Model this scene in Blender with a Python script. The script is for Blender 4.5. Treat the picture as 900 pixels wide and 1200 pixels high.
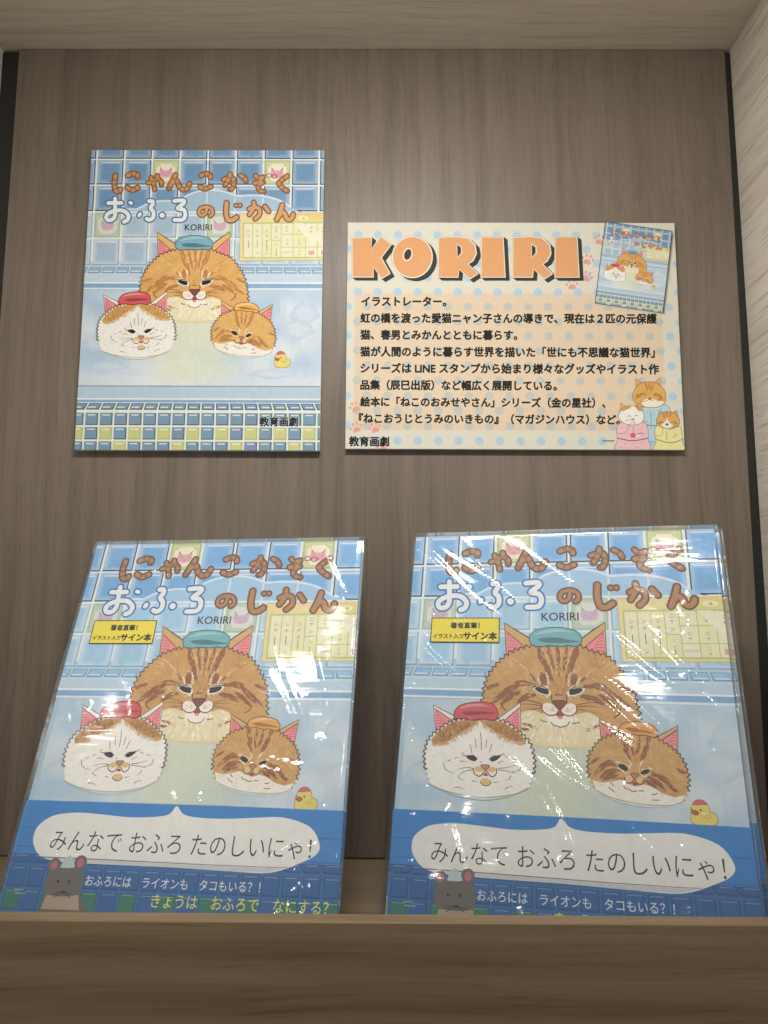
import bpy, bmesh, math, random
from mathutils import Vector, Matrix
from mathutils.geometry import tessellate_polygon
from mathutils import noise as mnoise
import numpy as np

random.seed(7)
scene = bpy.context.scene
for o in list(bpy.data.objects):
    bpy.data.objects.remove(o)
COL = scene.collection
R = math.radians

# ------------------------------------------------------------------ camera
FLOOR = 0.0
EYE = 0.2045                    # camera height above the shelf floor
DIST = 0.66612                  # camera to back panel
cam_data = bpy.data.cameras.new('camera')
cam = bpy.data.objects.new('camera', cam_data)
COL.objects.link(cam)
scene.camera = cam
cam_data.sensor_fit = 'HORIZONTAL'
cam_data.sensor_width = 36.0
cam_data.lens = 36.0
cam_data.clip_start = 0.01
cam_data.clip_end = 100
_p, _y, _r = 0.126858, 0.005707, -0.004709
rot = (Matrix.Rotation(_y, 3, 'Z') @ Matrix.Rotation(_p, 3, 'X') @ Matrix.Rotation(_r, 3, 'Y'))
right, fwd, up = rot.col[0], rot.col[1], rot.col[2]
m = Matrix((( right[0], up[0], -fwd[0], 0.0), (right[1], up[1], -fwd[1], -DIST),
            (right[2], up[2], -fwd[2], EYE), (0, 0, 0, 1)))
cam.matrix_world = m

# ------------------------------------------------------------------ world, lights, exposure
world = bpy.data.worlds.new('World')
scene.world = world
world.use_nodes = True
bg = world.node_tree.nodes['Background']
# dim shop light; the brighter lower half is fill added for the upper board
_nt = world.node_tree
_tc = _nt.nodes.new('ShaderNodeTexCoord'); _sx = _nt.nodes.new('ShaderNodeSeparateXYZ')
_rp = _nt.nodes.new('ShaderNodeMapRange')
_rp.inputs[1].default_value = -0.9; _rp.inputs[2].default_value = 0.25; _rp.inputs[3].default_value = 0.42; _rp.inputs[4].default_value = 0.06
_nt.links.new(_tc.outputs['Generated'], _sx.inputs[0]); _nt.links.new(_sx.outputs['Z'], _rp.inputs[0]); _nt.links.new(_rp.outputs[0], bg.inputs[1])
bg.inputs[0].default_value = (1.0, 0.965, 0.92, 1)
scene.view_settings.view_transform = 'Standard'
scene.view_settings.look = 'None'
scene.view_settings.exposure = 0.0
scene.view_settings.gamma = 1.0
scene.cycles.transparent_max_bounces = 24
scene.cycles.max_bounces = 8

def area(name, loc, target, sx, sy, power, color, spread=180):
    l = bpy.data.lights.new(name, 'AREA')
    l.shape = 'RECTANGLE'; l.size = sx; l.size_y = sy
    l.energy = power; l.color = color; l.spread = R(spread)
    o = bpy.data.objects.new(name, l); COL.objects.link(o)
    o.location = loc
    o.rotation_euler = (Vector(target) - Vector(loc)).to_track_quat('-Z', 'Y').to_euler()
    return o

# the shelf's own light under its upper board, a little in front of the books
area('shelf_light', (-0.01, -0.40, 0.708), (-0.01, -0.25, 0.0), 0.25, 0.022, 3.2, (1.0, 0.965, 0.91))
# spots above the viewer: some placed from film glare, others added for more glints
area('glint_spot', (-0.53, -1.13, 1.15), (-0.17, -0.12, 0.11), 0.085, 0.085, 0.036, (1.0, 0.965, 0.92), 15)
for lx, ly, lz, pw, sz in ((-0.49, -1.10, 1.34, 0.25, 0.03), (0.085, -1.20, 1.28, 1.4, 0.08), (-1.45, -1.55, 1.45, 0.6, 0.05), (0.62, -1.35, 1.40, 1.0, 0.05), (-0.20, -1.90, 1.45, 1.7, 0.06), (-0.62, -1.75, 0.95, 0.7, 0.06)):
    area('glint_spot', (lx, ly, lz), (0.0, -0.10, 0.15), sz, sz, pw, (1.0, 0.965, 0.92))

# ------------------------------------------------------------------ helpers: colour, materials
def lin(c):
    return c / 12.92 if c <= 0.04045 else ((c + 0.055) / 1.055) ** 2.4
def hx(s):
    s = s.lstrip('#')
    return tuple(lin(int(s[i:i + 2], 16) / 255) for i in (0, 2, 4))
def mixc(a, b, t):
    return tuple(x + (y - x) * t for x, y in zip(a, b))
def smooth01(a, b, x):
    t = max(0.0, min(1.0, (x - a) / (b - a)))
    return t * t * (3 - 2 * t)

def newmat(name):
    mt = bpy.data.materials.new(name); mt.use_nodes = True
    nt = mt.node_tree
    return mt, nt, nt.nodes['Principled BSDF'], nt.nodes['Material Output']
def N(nt, kind, **kw):
    n = nt.nodes.new(kind)
    for k, v in kw.items():
        if k.startswith('i_'):
            n.inputs[k[2:].replace('_', ' ')].default_value = v
        else:
            setattr(n, k, v)
    return n

def wood(name, light, mid, dark, grain, rough=0.5, bump=0.15, lines=1.0, fine=520.0, wave=0.0, pores=0.74):
    """laminate with long grain; grain = axis the grain runs along"""
    mt, nt, bs, out = newmat(name)
    L = nt.links
    tc = N(nt, 'ShaderNodeTexCoord')
    # slow warp so that the lines wander
    warp = N(nt, 'ShaderNodeTexNoise', i_Scale=3.0, i_Detail=2.0)
    L.new(tc.outputs['Object'], warp.inputs['Vector'])
    sub = N(nt, 'ShaderNodeVectorMath', operation='SUBTRACT'); sub.inputs[1].default_value = (.5, .5, .5)
    L.new(warp.outputs['Color'], sub.inputs[0])
    sc = N(nt, 'ShaderNodeVectorMath', operation='SCALE'); sc.inputs['Scale'].default_value = 0.03
    L.new(sub.outputs[0], sc.inputs[0])
    ad = N(nt, 'ShaderNodeVectorMath', operation='ADD')
    L.new(tc.outputs['Object'], ad.inputs[0]); L.new(sc.outputs[0], ad.inputs[1])
    def layer(across, along, detail, rg=0.6):
        mp = N(nt, 'ShaderNodeMapping')
        s = [across] * 3; s['xyz'.index(grain)] = along
        mp.inputs['Scale'].default_value = s
        L.new(ad.outputs[0], mp.inputs['Vector'])
        n = N(nt, 'ShaderNodeTexNoise', i_Scale=1.0, i_Detail=detail, i_Roughness=rg)
        L.new(mp.outputs[0], n.inputs['Vector'])
        return n.outputs['Fac']
    broad = layer(16, 1.1, 3)
    med = layer(110, 2.2, 5, 0.65)
    fin = layer(fine, 7.0, 5, 0.72)
    pore = layer(fine * 1.5, 9.0, 3)
    a = N(nt, 'ShaderNodeMath', operation='MULTIPLY'); L.new(broad, a.inputs[0]); a.inputs[1].default_value = 0.34
    b = N(nt, 'ShaderNodeMath', operation='MULTIPLY_ADD'); L.new(med, b.inputs[0]); b.inputs[1].default_value = 0.36; L.new(a.outputs[0], b.inputs[2])
    c = N(nt, 'ShaderNodeMath', operation='MULTIPLY_ADD'); L.new(fin, c.inputs[0]); c.inputs[1].default_value = 0.30; L.new(b.outputs[0], c.inputs[2])
    if wave:                                   # cathedral figure: distorted growth rings
        mp = N(nt, 'ShaderNodeMapping'); q = [9.0] * 3; q['xyz'.index(grain)] = 0.9; mp.inputs['Scale'].default_value = q
        L.new(tc.outputs['Object'], mp.inputs['Vector'])
        wv = N(nt, 'ShaderNodeTexWave', wave_type='BANDS', bands_direction='Y' if grain == 'y' else ('X' if grain == 'z' else 'Z'), wave_profile='SIN')
        wv.inputs['Scale'].default_value = 1.3; wv.inputs['Distortion'].default_value = 9.0; wv.inputs['Detail'].default_value = 3.0; wv.inputs['Detail Scale'].default_value = 0.8
        L.new(mp.outputs[0], wv.inputs['Vector'])
        w2 = N(nt, 'ShaderNodeMath', operation='SUBTRACT'); L.new(wv.outputs['Fac'], w2.inputs[0]); w2.inputs[1].default_value = 0.5
        c2 = N(nt, 'ShaderNodeMath', operation='MULTIPLY_ADD'); L.new(w2.outputs[0], c2.inputs[0]); c2.inputs[1].default_value = wave; L.new(c.outputs[0], c2.inputs[2])
        c = c2
    rp = N(nt, 'ShaderNodeValToRGB')
    e = rp.color_ramp.elements
    w = 0.16 / lines
    e[0].position = 0.5 - w; e[0].color = (*dark, 1)
    e[1].position = 0.5 + w; e[1].color = (*light, 1)
    k = rp.color_ramp.elements.new(0.5); k.color = (*mid, 1)
    L.new(c.outputs[0], rp.inputs[0])
    # thin dark pores
    pr = N(nt, 'ShaderNodeMapRange'); pr.inputs[1].default_value = 0.30; pr.inputs[2].default_value = 0.44
    pr.inputs[3].default_value = pores; pr.inputs[4].default_value = 1.0
    L.new(pore, pr.inputs[0])
    mx = N(nt, 'ShaderNodeMix', data_type='RGBA', blend_type='MULTIPLY'); mx.inputs['Factor'].default_value = 1.0
    L.new(rp.outputs[0], mx.inputs[6]); L.new(pr.outputs[0], mx.inputs[7])
    L.new(mx.outputs[2], bs.inputs['Base Color'])
    bs.inputs['Roughness'].default_value = rough
    bs.inputs['Specular IOR Level'].default_value = 0.35
    bp = N(nt, 'ShaderNodeBump'); bp.inputs['Strength'].default_value = bump; bp.inputs['Distance'].default_value = 0.001
    L.new(c.outputs[0], bp.inputs['Height']); L.new(bp.outputs[0], bs.inputs['Normal'])
    return mt

M = {}
M['panel'] = wood('brown_vertical_laminate', hx('897d70'), hx('7d7165'), hx('675d52'), 'z', 0.42, 0.08, lines=1.0, wave=0.05, pores=0.80)
M['floor'] = wood('brown_floor_laminate', hx('98866e'), hx('877661'), hx('6c5c4b'), 'x', 0.5, 0.10)
M['fascia'] = wood('brown_fascia_laminate', hx('8d775a'), hx('7d684d'), hx('68543c'), 'x', 0.5, 0.10, fine=420, wave=0.10)
M['pale_top'] = wood('pale_embossed_laminate', hx('e0d6c6'), hx('d4c9b7'), hx('b3a794'), 'x', 0.55, 0.35, lines=0.9, fine=420, pores=0.74)
M['pale_side'] = wood('pale_embossed_side', hx('ebe3d6'), hx('dfd6c7'), hx('b0a592'), 'y', 0.6, 0.8, lines=1.0, fine=430, pores=0.50)

mt, nt, bs, out = newmat('black_metal')
bs.inputs['Base Color'].default_value = (0.016, 0.016, 0.015, 1); bs.inputs['Roughness'].default_value = 0.5
n = N(nt, 'ShaderNodeTexNoise', i_Scale=40.0, i_Detail=3.0)
r = N(nt, 'ShaderNodeMapRange'); r.inputs[3].default_value = 0.4; r.inputs[4].default_value = 0.65
nt.links.new(n.outputs[0], r.inputs[0]); nt.links.new(r.outputs[0], bs.inputs['Roughness'])
M['black'] = mt

def paper(name, rough, grain_amt=0.06, spec=0.4, coat=0.0):
    mt, nt, bs, out = newmat(name)
    at = N(nt, 'ShaderNodeVertexColor', layer_name='Col')
    tc = N(nt, 'ShaderNodeTexCoord')
    n1 = N(nt, 'ShaderNodeTexNoise', i_Scale=38.0, i_Detail=6.0, i_Roughness=0.65)
    nt.links.new(tc.outputs['Object'], n1.inputs['Vector'])
    r = N(nt, 'ShaderNodeMapRange'); r.inputs[1].default_value = 0.3; r.inputs[2].default_value = 0.7
    r.inputs[3].default_value = 1 - grain_amt; r.inputs[4].default_value = 1 + grain_amt
    nt.links.new(n1.outputs[0], r.inputs[0])
    mx = N(nt, 'ShaderNodeVectorMath', operation='SCALE')
    nt.links.new(at.outputs['Color'], mx.inputs[0]); nt.links.new(r.outputs[0], mx.inputs['Scale'])
    nt.links.new(mx.outputs[0], bs.inputs['Base Color'])
    bs.inputs['Roughness'].default_value = rough
    bs.inputs['Specular IOR Level'].default_value = spec
    return mt
M['print'] = paper('printed_paper', 0.55, 0.05, 0.3)
M['cardprint'] = paper('matte_printed_card', 0.7, 0.02, 0.25)

def plain(name, col, rough=0.6, var=0.06, scale=60):
    mt, nt, bs, out = newmat(name)
    n = N(nt, 'ShaderNodeTexNoise', i_Scale=float(scale), i_Detail=4.0)
    tc = N(nt, 'ShaderNodeTexCoord'); nt.links.new(tc.outputs['Object'], n.inputs['Vector'])
    r = N(nt, 'ShaderNodeValToRGB')
    r.color_ramp.elements[0].position = .3; r.color_ramp.elements[1].position = .7
    r.color_ramp.elements[0].color = (*[c * (1 - var) for c in col], 1)
    r.color_ramp.elements[1].color = (*[min(1, c * (1 + var)) for c in col], 1)
    nt.links.new(n.outputs[0], r.inputs[0]); nt.links.new(r.outputs[0], bs.inputs['Base Color'])
    bs.inputs['Roughness'].default_value = rough
    return mt
M['foam'] = plain('white_foam_board', hx('e6e4de'), 0.7)
M['cover_board'] = plain('book_cover_board', hx('a9c4d6'), 0.45)
# pages: fine stripes of stacked sheets
mt, nt, bs, out = newmat('page_edges')
tc = N(nt, 'ShaderNodeTexCoord'); mp = N(nt, 'ShaderNodeMapping'); mp.inputs['Scale'].default_value = (4, 1800, 4)
nn = N(nt, 'ShaderNodeTexNoise', i_Scale=1.0, i_Detail=2.0)
rp = N(nt, 'ShaderNodeValToRGB'); rp.color_ramp.elements[0].color = (*hx('b9b2a2'), 1); rp.color_ramp.elements[1].color = (*hx('f2eee4'), 1)
nt.links.new(tc.outputs['Object'], mp.inputs[0]); nt.links.new(mp.outputs[0], nn.inputs['Vector']); nt.links.new(nn.outputs[0], rp.inputs[0]); nt.links.new(rp.outputs[0], bs.inputs['Base Color'])
bs.inputs['Roughness'].default_value = 0.8
M['pages'] = mt

# clear plastic sleeve
mt, nt, bs, out = newmat('clear_plastic_film')
nt.nodes.remove(bs)
tr = N(nt, 'ShaderNodeBsdfTransparent'); tr.inputs[0].default_value = (0.985, 0.99, 0.99, 1)
gl = N(nt, 'ShaderNodeBsdfGlossy'); gl.inputs['Roughness'].default_value = 0.075
df = N(nt, 'ShaderNodeBsdfDiffuse'); df.inputs[0].default_value = (0.85, 0.87, 0.88, 1)
lw = N(nt, 'ShaderNodeLayerWeight'); lw.inputs[0].default_value = 0.5
pw = N(nt, 'ShaderNodeMath', operation='POWER'); pw.inputs[1].default_value = 4.0
fr = N(nt, 'ShaderNodeMath', operation='MULTIPLY_ADD'); fr.inputs[1].default_value = 0.85; fr.inputs[2].default_value = 0.055
nt.links.new(lw.outputs['Facing'], pw.inputs[0]); nt.links.new(pw.outputs[0], fr.inputs[0])
tc = N(nt, 'ShaderNodeTexCoord')
mp = N(nt, 'ShaderNodeMapping'); mp.inputs['Rotation'].default_value = (0, R(38), 0); mp.inputs['Scale'].default_value = (16, 16, 110)
nn = N(nt, 'ShaderNodeTexNoise', i_Scale=1.0, i_Detail=3.0, i_Roughness=0.5)
nt.links.new(tc.outputs['Object'], mp.inputs[0]); nt.links.new(mp.outputs[0], nn.inputs['Vector'])
n2 = N(nt, 'ShaderNodeTexNoise', i_Scale=30.0, i_Detail=3.0)
nt.links.new(tc.outputs['Object'], n2.inputs['Vector'])
ad = N(nt, 'ShaderNodeMath', operation='ADD'); nt.links.new(nn.outputs[0], ad.inputs[0]); nt.links.new(n2.outputs[0], ad.inputs[1])
bp = N(nt, 'ShaderNodeBump'); bp.inputs['Strength'].default_value = 0.16; bp.inputs['Distance'].default_value = 0.0012
nt.links.new(ad.outputs[0], bp.inputs['Height'])
nt.links.new(bp.outputs[0], gl.inputs['Normal']); nt.links.new(bp.outputs[0], lw.inputs['Normal'])
m1 = N(nt, 'ShaderNodeMixShader'); m1.inputs[0].default_value = 0.07
nt.links.new(tr.outputs[0], m1.inputs[1]); nt.links.new(df.outputs[0], m1.inputs[2])
m2 = N(nt, 'ShaderNodeMixShader')
nt.links.new(fr.outputs[0], m2.inputs[0]); nt.links.new(m1.outputs[0], m2.inputs[1]); nt.links.new(gl.outputs[0], m2.inputs[2])
nt.links.new(m2.outputs[0], out.inputs[0])
M['film'] = mt

# ------------------------------------------------------------------ helpers: objects
def empty(name, loc, label, cat, group=None):
    o = bpy.data.objects.new(name, None); COL.objects.link(o)
    o.location = loc; o.empty_display_size = 0.05
    o['label'] = label; o['category'] = cat
    if group: o['group'] = group
    return o
def link(name, me, parent=None, loc=(0, 0, 0), label=None):
    o = bpy.data.objects.new(name, me); COL.objects.link(o)
    o.location = loc
    if parent: o.parent = parent
    if label: o['label'] = label
    return o
def boxmesh(name, lo, hi, mat, bev=0.0, seg=2):
    bm = bmesh.new()
    bmesh.ops.create_cube(bm, size=1.0)
    lo, hi = Vector(lo), Vector(hi)
    for v in bm.verts:
        v.co = Vector(lo[i] + (v.co[i] + .5) * (hi[i] - lo[i]) for i in range(3))
    if bev:
        bmesh.ops.bevel(bm, geom=list(bm.edges), offset=bev, segments=seg, affect='EDGES', profile=0.5)
    me = bpy.data.meshes.new(name); bm.to_mesh(me); bm.free()
    me.materials.append(mat)
    return me

# ================================================================== THE SHELF
PT = 0.7317                     # underside of the upper board
PL, PR_ = -0.3524, 0.3162       # edges of the back panel
shelf = empty('display_shelf', (0, 0, 0), 'brown wood-grain display shelf niche holding the books, with pale side and black edge channels', 'shelf')
link('back_panel', boxmesh('back_panel', (PL, 0.0, 0.0008), (PR_, 0.016, PT - 0.0006), M['panel'], 0.0007), shelf)
link('floor_board', boxmesh('floor_board', (-0.3690, -0.2262, -0.02), (0.330, 0.03, 0.0), M['floor'], 0.0004), shelf)
link('front_lip', boxmesh('front_lip', (-0.42, -0.2382, -0.10), (0.42, -0.2266, 0.0415), M['fascia'], 0.0009, 3), shelf)
link('upper_board', boxmesh('upper_board', (-0.42, -0.43, PT), (0.42, 0.03, PT + 0.03), M['pale_top'], 0.0006), shelf)
link('edge_channel', boxmesh('edge_channel', (-0.3685, 0.0012, 0.0004), (PL - 0.0003, 0.022, PT - 0.0026), M['black'], 0.0004), shelf)
link('edge_channel', boxmesh('edge_channel', (PR_ + 0.0003, 0.0012, 0.0004), (0.3285, 0.022, PT - 0.0026), M['black'], 0.0004), shelf)
def side_board(x0t, x0b, sgn):
    """upright side of the niche, a few millimetres out of true"""
    bm = bmesh.new()
    vs = []
    for z, x0 in ((0.0004, x0b), (PT - 0.0004, x0t)):
        for (x, y) in ((x0, -0.2258), (x0, 0.03), (x0 + sgn * 0.022, 0.03), (x0 + sgn * 0.022, -0.2258)):
            vs.append(bm.verts.new((x, y, z)))
    for f in ((0, 1, 2, 3), (4, 5, 6, 7), (0, 1, 5, 4), (1, 2, 6, 5), (2, 3, 7, 6), (3, 0, 4, 7)):
        bm.faces.new([vs[i] for i in f])
    bmesh.ops.recalc_face_normals(bm, faces=bm.faces)
    me = bpy.data.meshes.new('side_board'); bm.to_mesh(me); bm.free(); me.materials.append(M['pale_side'])
    return link('side_board', me, shelf)
side_board(0.3214, 0.3262, 1)
side_board(-0.3682, -0.3692, -1)

# ================================================================== PRINTED ARTWORK
def catmull(pts, closed=False, n=6):
    P = [Vector(p) for p in pts]; L = len(P); outp = []
    rng = range(L) if closed else range(L - 1)
    for i in rng:
        if closed:
            p0, p1, p2, p3 = P[(i - 1) % L], P[i], P[(i + 1) % L], P[(i + 2) % L]
        else:
            p0, p1, p2, p3 = P[max(i - 1, 0)], P[i], P[i + 1], P[min(i + 2, L - 1)]
        for k in range(n):
            t = k / n
            outp.append(0.5 * ((2 * p1) + (p2 - p0) * t + (2 * p0 - 5 * p1 + 4 * p2 - p3) * t * t + (3 * p1 - p0 - 3 * p2 + p3) * t ** 3))
    if not closed: outp.append(P[-1].copy())
    return outp
def inside(p, poly):
    x, y = p; c = False; j = len(poly) - 1
    for i in range(len(poly)):
        xi, yi = poly[i][0], poly[i][1]; xj, yj = poly[j][0], poly[j][1]
        if (yi > y) != (yj > y) and x < (xj - xi) * (y - yi) / (yj - yi) + xi: c = not c
        j = i
    return c
def ell(cx, cy, rx, ry, a=0.0, n=24):
    ca, sa = math.cos(a), math.sin(a); o = []
    for i in range(n):
        t = 2 * math.pi * i / n; x, y = rx * math.cos(t), ry * math.sin(t)
        o.append((cx + x * ca - y * sa, cy + x * sa + y * ca))
    return o

_text_cache = {}
def text_tris(s, bold):
    """flat outline faces of a line of text, in em units, with its bounding box"""
    k = (s, bold)
    if k in _text_cache: return _text_cache[k]
    c = bpy.data.curves.new('tmp', 'FONT'); c.body = s; c.size = 1.0; c.offset = bold; c.resolution_u = 3
    o = bpy.data.objects.new('tmp', c); COL.objects.link(o)
    dg = bpy.context.evaluated_depsgraph_get()
    me = bpy.data.meshes.new_from_object(o.evaluated_get(dg))
    V = [(v.co.x, v.co.y) for v in me.vertices]; F = [tuple(p.vertices) for p in me.polygons]
    bpy.data.objects.remove(o); bpy.data.curves.remove(c); bpy.data.meshes.remove(me)
    bb = (min(v[0] for v in V), min(v[1] for v in V), max(v[0] for v in V), max(v[1] for v in V)) if V else (0, 0, 1, 1)
    _text_cache[k] = (V, F, bb)
    return _text_cache[k]

class Art:
    """Collects flat printed shapes, part by part; each shape lies one ink layer above the one before."""
    def __init__(self, xf=lambda p: p, clip=None, dl=1.2e-5, tint=None):
        self.parts = {}; self.order = []; self.z = 0.0; self.dl = dl; self.xf = xf; self.clip = clip
        self.cur = None; self.map = lambda p: p; self.k = 1.0; self.tint = tint or (lambda c: c)
        self.occ = np.zeros((420, 360), np.int16); self.buf = None; self.top = 0
    def part(self, name):
        if name not in self.parts: self.parts[name] = ([], [], []); self.order.append(name)
        self.cur = self.parts[name]
    def up(self): pass
    def _cells(self, q):
        xs = [p[0] for p in q]; ys = [p[1] for p in q]
        i0 = max(0, int((min(xs) + .1) * 300)); i1 = min(360, int((max(xs) + .1) * 300) + 1)
        j0 = max(0, int((min(ys) + .05) * 300)); j1 = min(420, int((max(ys) + .05) * 300) + 1)
        return (slice(j0, max(j1, j0 + 1)), slice(i0, max(i1, i0 + 1)))
    def begin(self): self.buf = []
    def end(self):
        """put one shape (all its faces) just above whatever already lies under it"""
        b, self.buf = self.buf, None
        if not b: return
        cells = [self._cells(q) for q, _ in b]
        lay = max(int(self.occ[c].max()) if self.occ[c].size else 0 for c in cells) + 1
        for c in cells: self.occ[c] = lay
        self.top = max(self.top, lay); self.z = lay * self.dl
        for q, col in b: self._emit(q, col)
    @property
    def height(self): return (self.top + 2) * self.dl
    def _clip(self, pts):
        if not self.clip: return pts
        x0, y0, x1, y1 = self.clip
        if all(x0 <= p[0] <= x1 and y0 <= p[1] <= y1 for p in pts): return pts
        for ax, lim, sg in ((0, x0, 1), (0, x1, -1), (1, y0, 1), (1, y1, -1)):
            outp = []
            for i in range(len(pts)):
                a, b = pts[i - 1], pts[i]
                da, db = (a[ax] - lim) * sg, (b[ax] - lim) * sg
                if (da >= 0) != (db >= 0):
                    t = da / (da - db); outp.append(tuple(a[j] + (b[j] - a[j]) * t for j in range(len(a))))
                if db >= 0: outp.append(b)
            pts = outp
            if len(pts) < 3: return []
        return pts
    def _add(self, pts, col, cols=None, mapped=False, zs=None):
        q = [tuple(self.xf(p if mapped else self.map(p))) for p in pts]
        if zs is not None: q = [(*a, b) for a, b in zip(q, zs)]
        q = self._clip(q)
        if len(q) < 3: return
        if self.buf is not None: self.buf.append((q, col)); return
        self.begin(); self.buf.append((q, col)); self.end()
    def _emit(self, q, col):
        z = self.z
        V, F, C = self.cur
        b = len(V)
        for p in q: V.append((p[0], -(z + (p[2] if len(p) > 2 else 0.0)), -p[1]))
        if len(q) <= 4:
            F.append(tuple(range(b, b + len(q)))); C.append(col); return
        for t in tessellate_polygon([[Vector((p[0], p[1], 0)) for p in q]]):
            F.append(tuple(b + i for i in t)); C.append(col)
    def poly(self, pts, col, mapped=False):
        self._add(pts, col, mapped=mapped); self.up()
    def blob(self, pts, col, n=5):
        self.poly(catmull(pts, True, n), col)
    def ellipse(self, cx, cy, rx, ry, col, a=0.0, n=24):
        self.poly(ell(cx, cy, rx, ry, a, n), col)
    def ribbon(self, pts, w, col, closed=False, taper=None, caps=True, bands=None, lift=True):
        """pts in drawing units; w = width in drawing units"""
        P = [Vector((p[0], p[1])) for p in pts]
        # drop repeated points
        Q = [P[0]]
        for p in P[1:]:
            if (p - Q[-1]).length > 1e-7: Q.append(p)
        P = Q; n = len(P)
        if n < 2: return
        if closed: P = P + [P[0]]; n += 1
        L = [0.0]
        for i in range(1, n): L.append(L[-1] + (P[i] - P[i - 1]).length)
        tot = L[-1]; side = []
        for i in range(n):
            if closed and i in (0, n - 1): d = (P[1] - P[0]).normalized() + (P[-1] - P[-2]).normalized()
            elif i == 0: d = P[1] - P[0]
            elif i == n - 1: d = P[-1] - P[-2]
            else: d = (P[i] - P[i - 1]).normalized() + (P[i + 1] - P[i]).normalized()
            if d.length < 1e-9: d = P[min(i + 1, n - 1)] - P[max(i - 1, 0)]
            d.normalize()
            ww = w * 0.5 * (taper(L[i] / tot) if taper else 1.0)
            nr = Vector((-d.y, d.x)) * ww
            side.append((P[i] + nr, P[i] - nr))
        dz = self.dl * 0.9
        self.begin()
        zf = lambda i: dz * (L[i] / tot) * (1 if lift else 0)
        for i in range(n - 1):
            c = col
            if bands: c = bands[int(L[i] / (bands[0])) % 2 + 1]
            a, b = side[i], side[i + 1]
            self._add([a[0], b[0], b[1], a[1]], c, zs=[zf(i), zf(i + 1), zf(i + 1), zf(i)])
        if caps and not closed:
            for e, s in ((0, -1), (n - 1, 1)):
                d = (P[1] - P[0]) if e == 0 else (P[-1] - P[-2]); d.normalize(); d *= s
                r = (side[e][0] - side[e][1]).length / 2
                if r < 1e-6: continue
                nr = Vector((-d.y, d.x)); c = col
                if bands: c = bands[int(L[max(e - 1, 0)] / bands[0]) % 2 + 1]
                fan = [P[e] + (nr * math.cos(t) + d * math.sin(t)) * r for t in [math.pi * k / 8 for k in range(9)]]
                self._add(fan, c, zs=[zf(e)] * 9)
        self.end()
    def stroke(self, pts, w, col, closed=False, taper=None, n=5, **kw):
        self.ribbon(catmull(pts, closed, n), w, col, closed, taper, **kw)
    def line(self, a, b, w, col):
        self.ribbon([a, b], w, col, caps=False)
    def text(self, s, x0, x1, base, col, bold=0.0, ys=1.0, shear=0.0, drop=0.0, up=True):
        """fit a line of text between x0 and x1 (drawing units), standing on y=base"""
        V, F, bb = text_tris(s, min(bold, 0.0))
        k = (x1 - x0) / (bb[2] - bb[0])
        # heavier weights: the same line struck several times, a hair apart
        offs = [(0, 0)] if bold <= 0 else [(bold * k * math.cos(a), bold * k * math.sin(a)) for a in [i * math.pi / 4 for i in range(8)]]
        for ox, oy in offs:
            pts = [(x0 + ox + (v[0] - bb[0]) * k + v[1] * k * shear, base + oy - v[1] * k * ys + drop * (v[0] - bb[0]) * k) for v in V]
            self.begin()
            for f in F: self._add([pts[i] for i in f], col)
            self.end()
    def glyph(self, s, cx, cy, h, col, bold=0.0, rotq=False):
        """one character centred at cx,cy with em height h"""
        V, F, bb = text_tris(s, 0.0)
        mx, my = (bb[0] + bb[2]) / 2, (bb[1] + bb[3]) / 2
        if rotq: pts = [(cx - (v[1] - my) * h, cy + (v[0] - mx) * h) for v in V]
        else: pts = [(cx + (v[0] - mx) * h, cy - (v[1] - my) * h) for v in V]
        self.begin()
        for f in F: self._add([pts[i] for i in f], col)
        self.end()
    def meshes(self, prefix, mat):
        out = {}
        for nm in self.order:
            V, F, C = self.parts[nm]
            if not V: continue
            me = bpy.data.meshes.new(prefix + '_' + nm)
            me.from_pydata(V, [], F)
            at = me.color_attributes.new('Col', 'FLOAT_COLOR', 'CORNER')
            li = 0
            for p, c in zip(me.polygons, C):
                for _ in range(p.loop_total):
                    at.data[li].color = (c[0], c[1], c[2], 1.0); li += 1
            # faces look out of the sheet (-Y)
            me.update()
            flip = [p.index for p in me.polygons if p.normal.y > 0]
            if flip:
                bm = bmesh.new(); bm.from_mesh(me); bm.faces.ensure_lookup_table()
                bmesh.ops.reverse_faces(bm, faces=[bm.faces[i] for i in flip]); bm.to_mesh(me); bm.free()
            me.materials.append(mat)
            out[nm] = me
        return out

# drawing sheet -> cover units (u across 0..1, v down 0..1.31)
HS = ((0.0037634701, 0.00021110581, -0.44248035), (-2.9648496e-05, 0.0040366427, -0.70725598), (-7.3478924e-06, 0.00015734451, 1.0))
def sheet(p):
    x, y = p[0], p[1]
    w = HS[2][0] * x + HS[2][1] * y + HS[2][2]
    return ((HS[0][0] * x + HS[0][1] * y + HS[0][2]) / w, (HS[1][0] * x + HS[1][1] * y + HS[1][2]) / w)
def tile_map(x0, y0, k):
    return lambda p: sheet((x0 + p[0] / k, y0 + p[1] / k))

def zigzag(path, step, amp, outward=1):
    P = catmull(path, False, 8); out = []; acc = 0; sgn = 1
    L = [0]
    for i in range(1, len(P)): L.append(L[-1] + (P[i] - P[i - 1]).length)
    cnt = max(2, int(L[-1] / step)); j = 0
    for k in range(cnt + 1):
        t = L[-1] * k / cnt
        while j < len(L) - 2 and L[j + 1] < t: j += 1
        f = (t - L[j]) / max(1e-9, L[j + 1] - L[j]); p = P[j].lerp(P[j + 1], min(1, f))
        d = (P[j + 1] - P[j]).normalized(); nr = Vector((d.y, -d.x)) * outward
        a = amp * 1.35 * random.uniform(.7, 1.2) * (1 if k % 2 else -0.4)
        out.append(p + nr * a)
    return out

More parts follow.
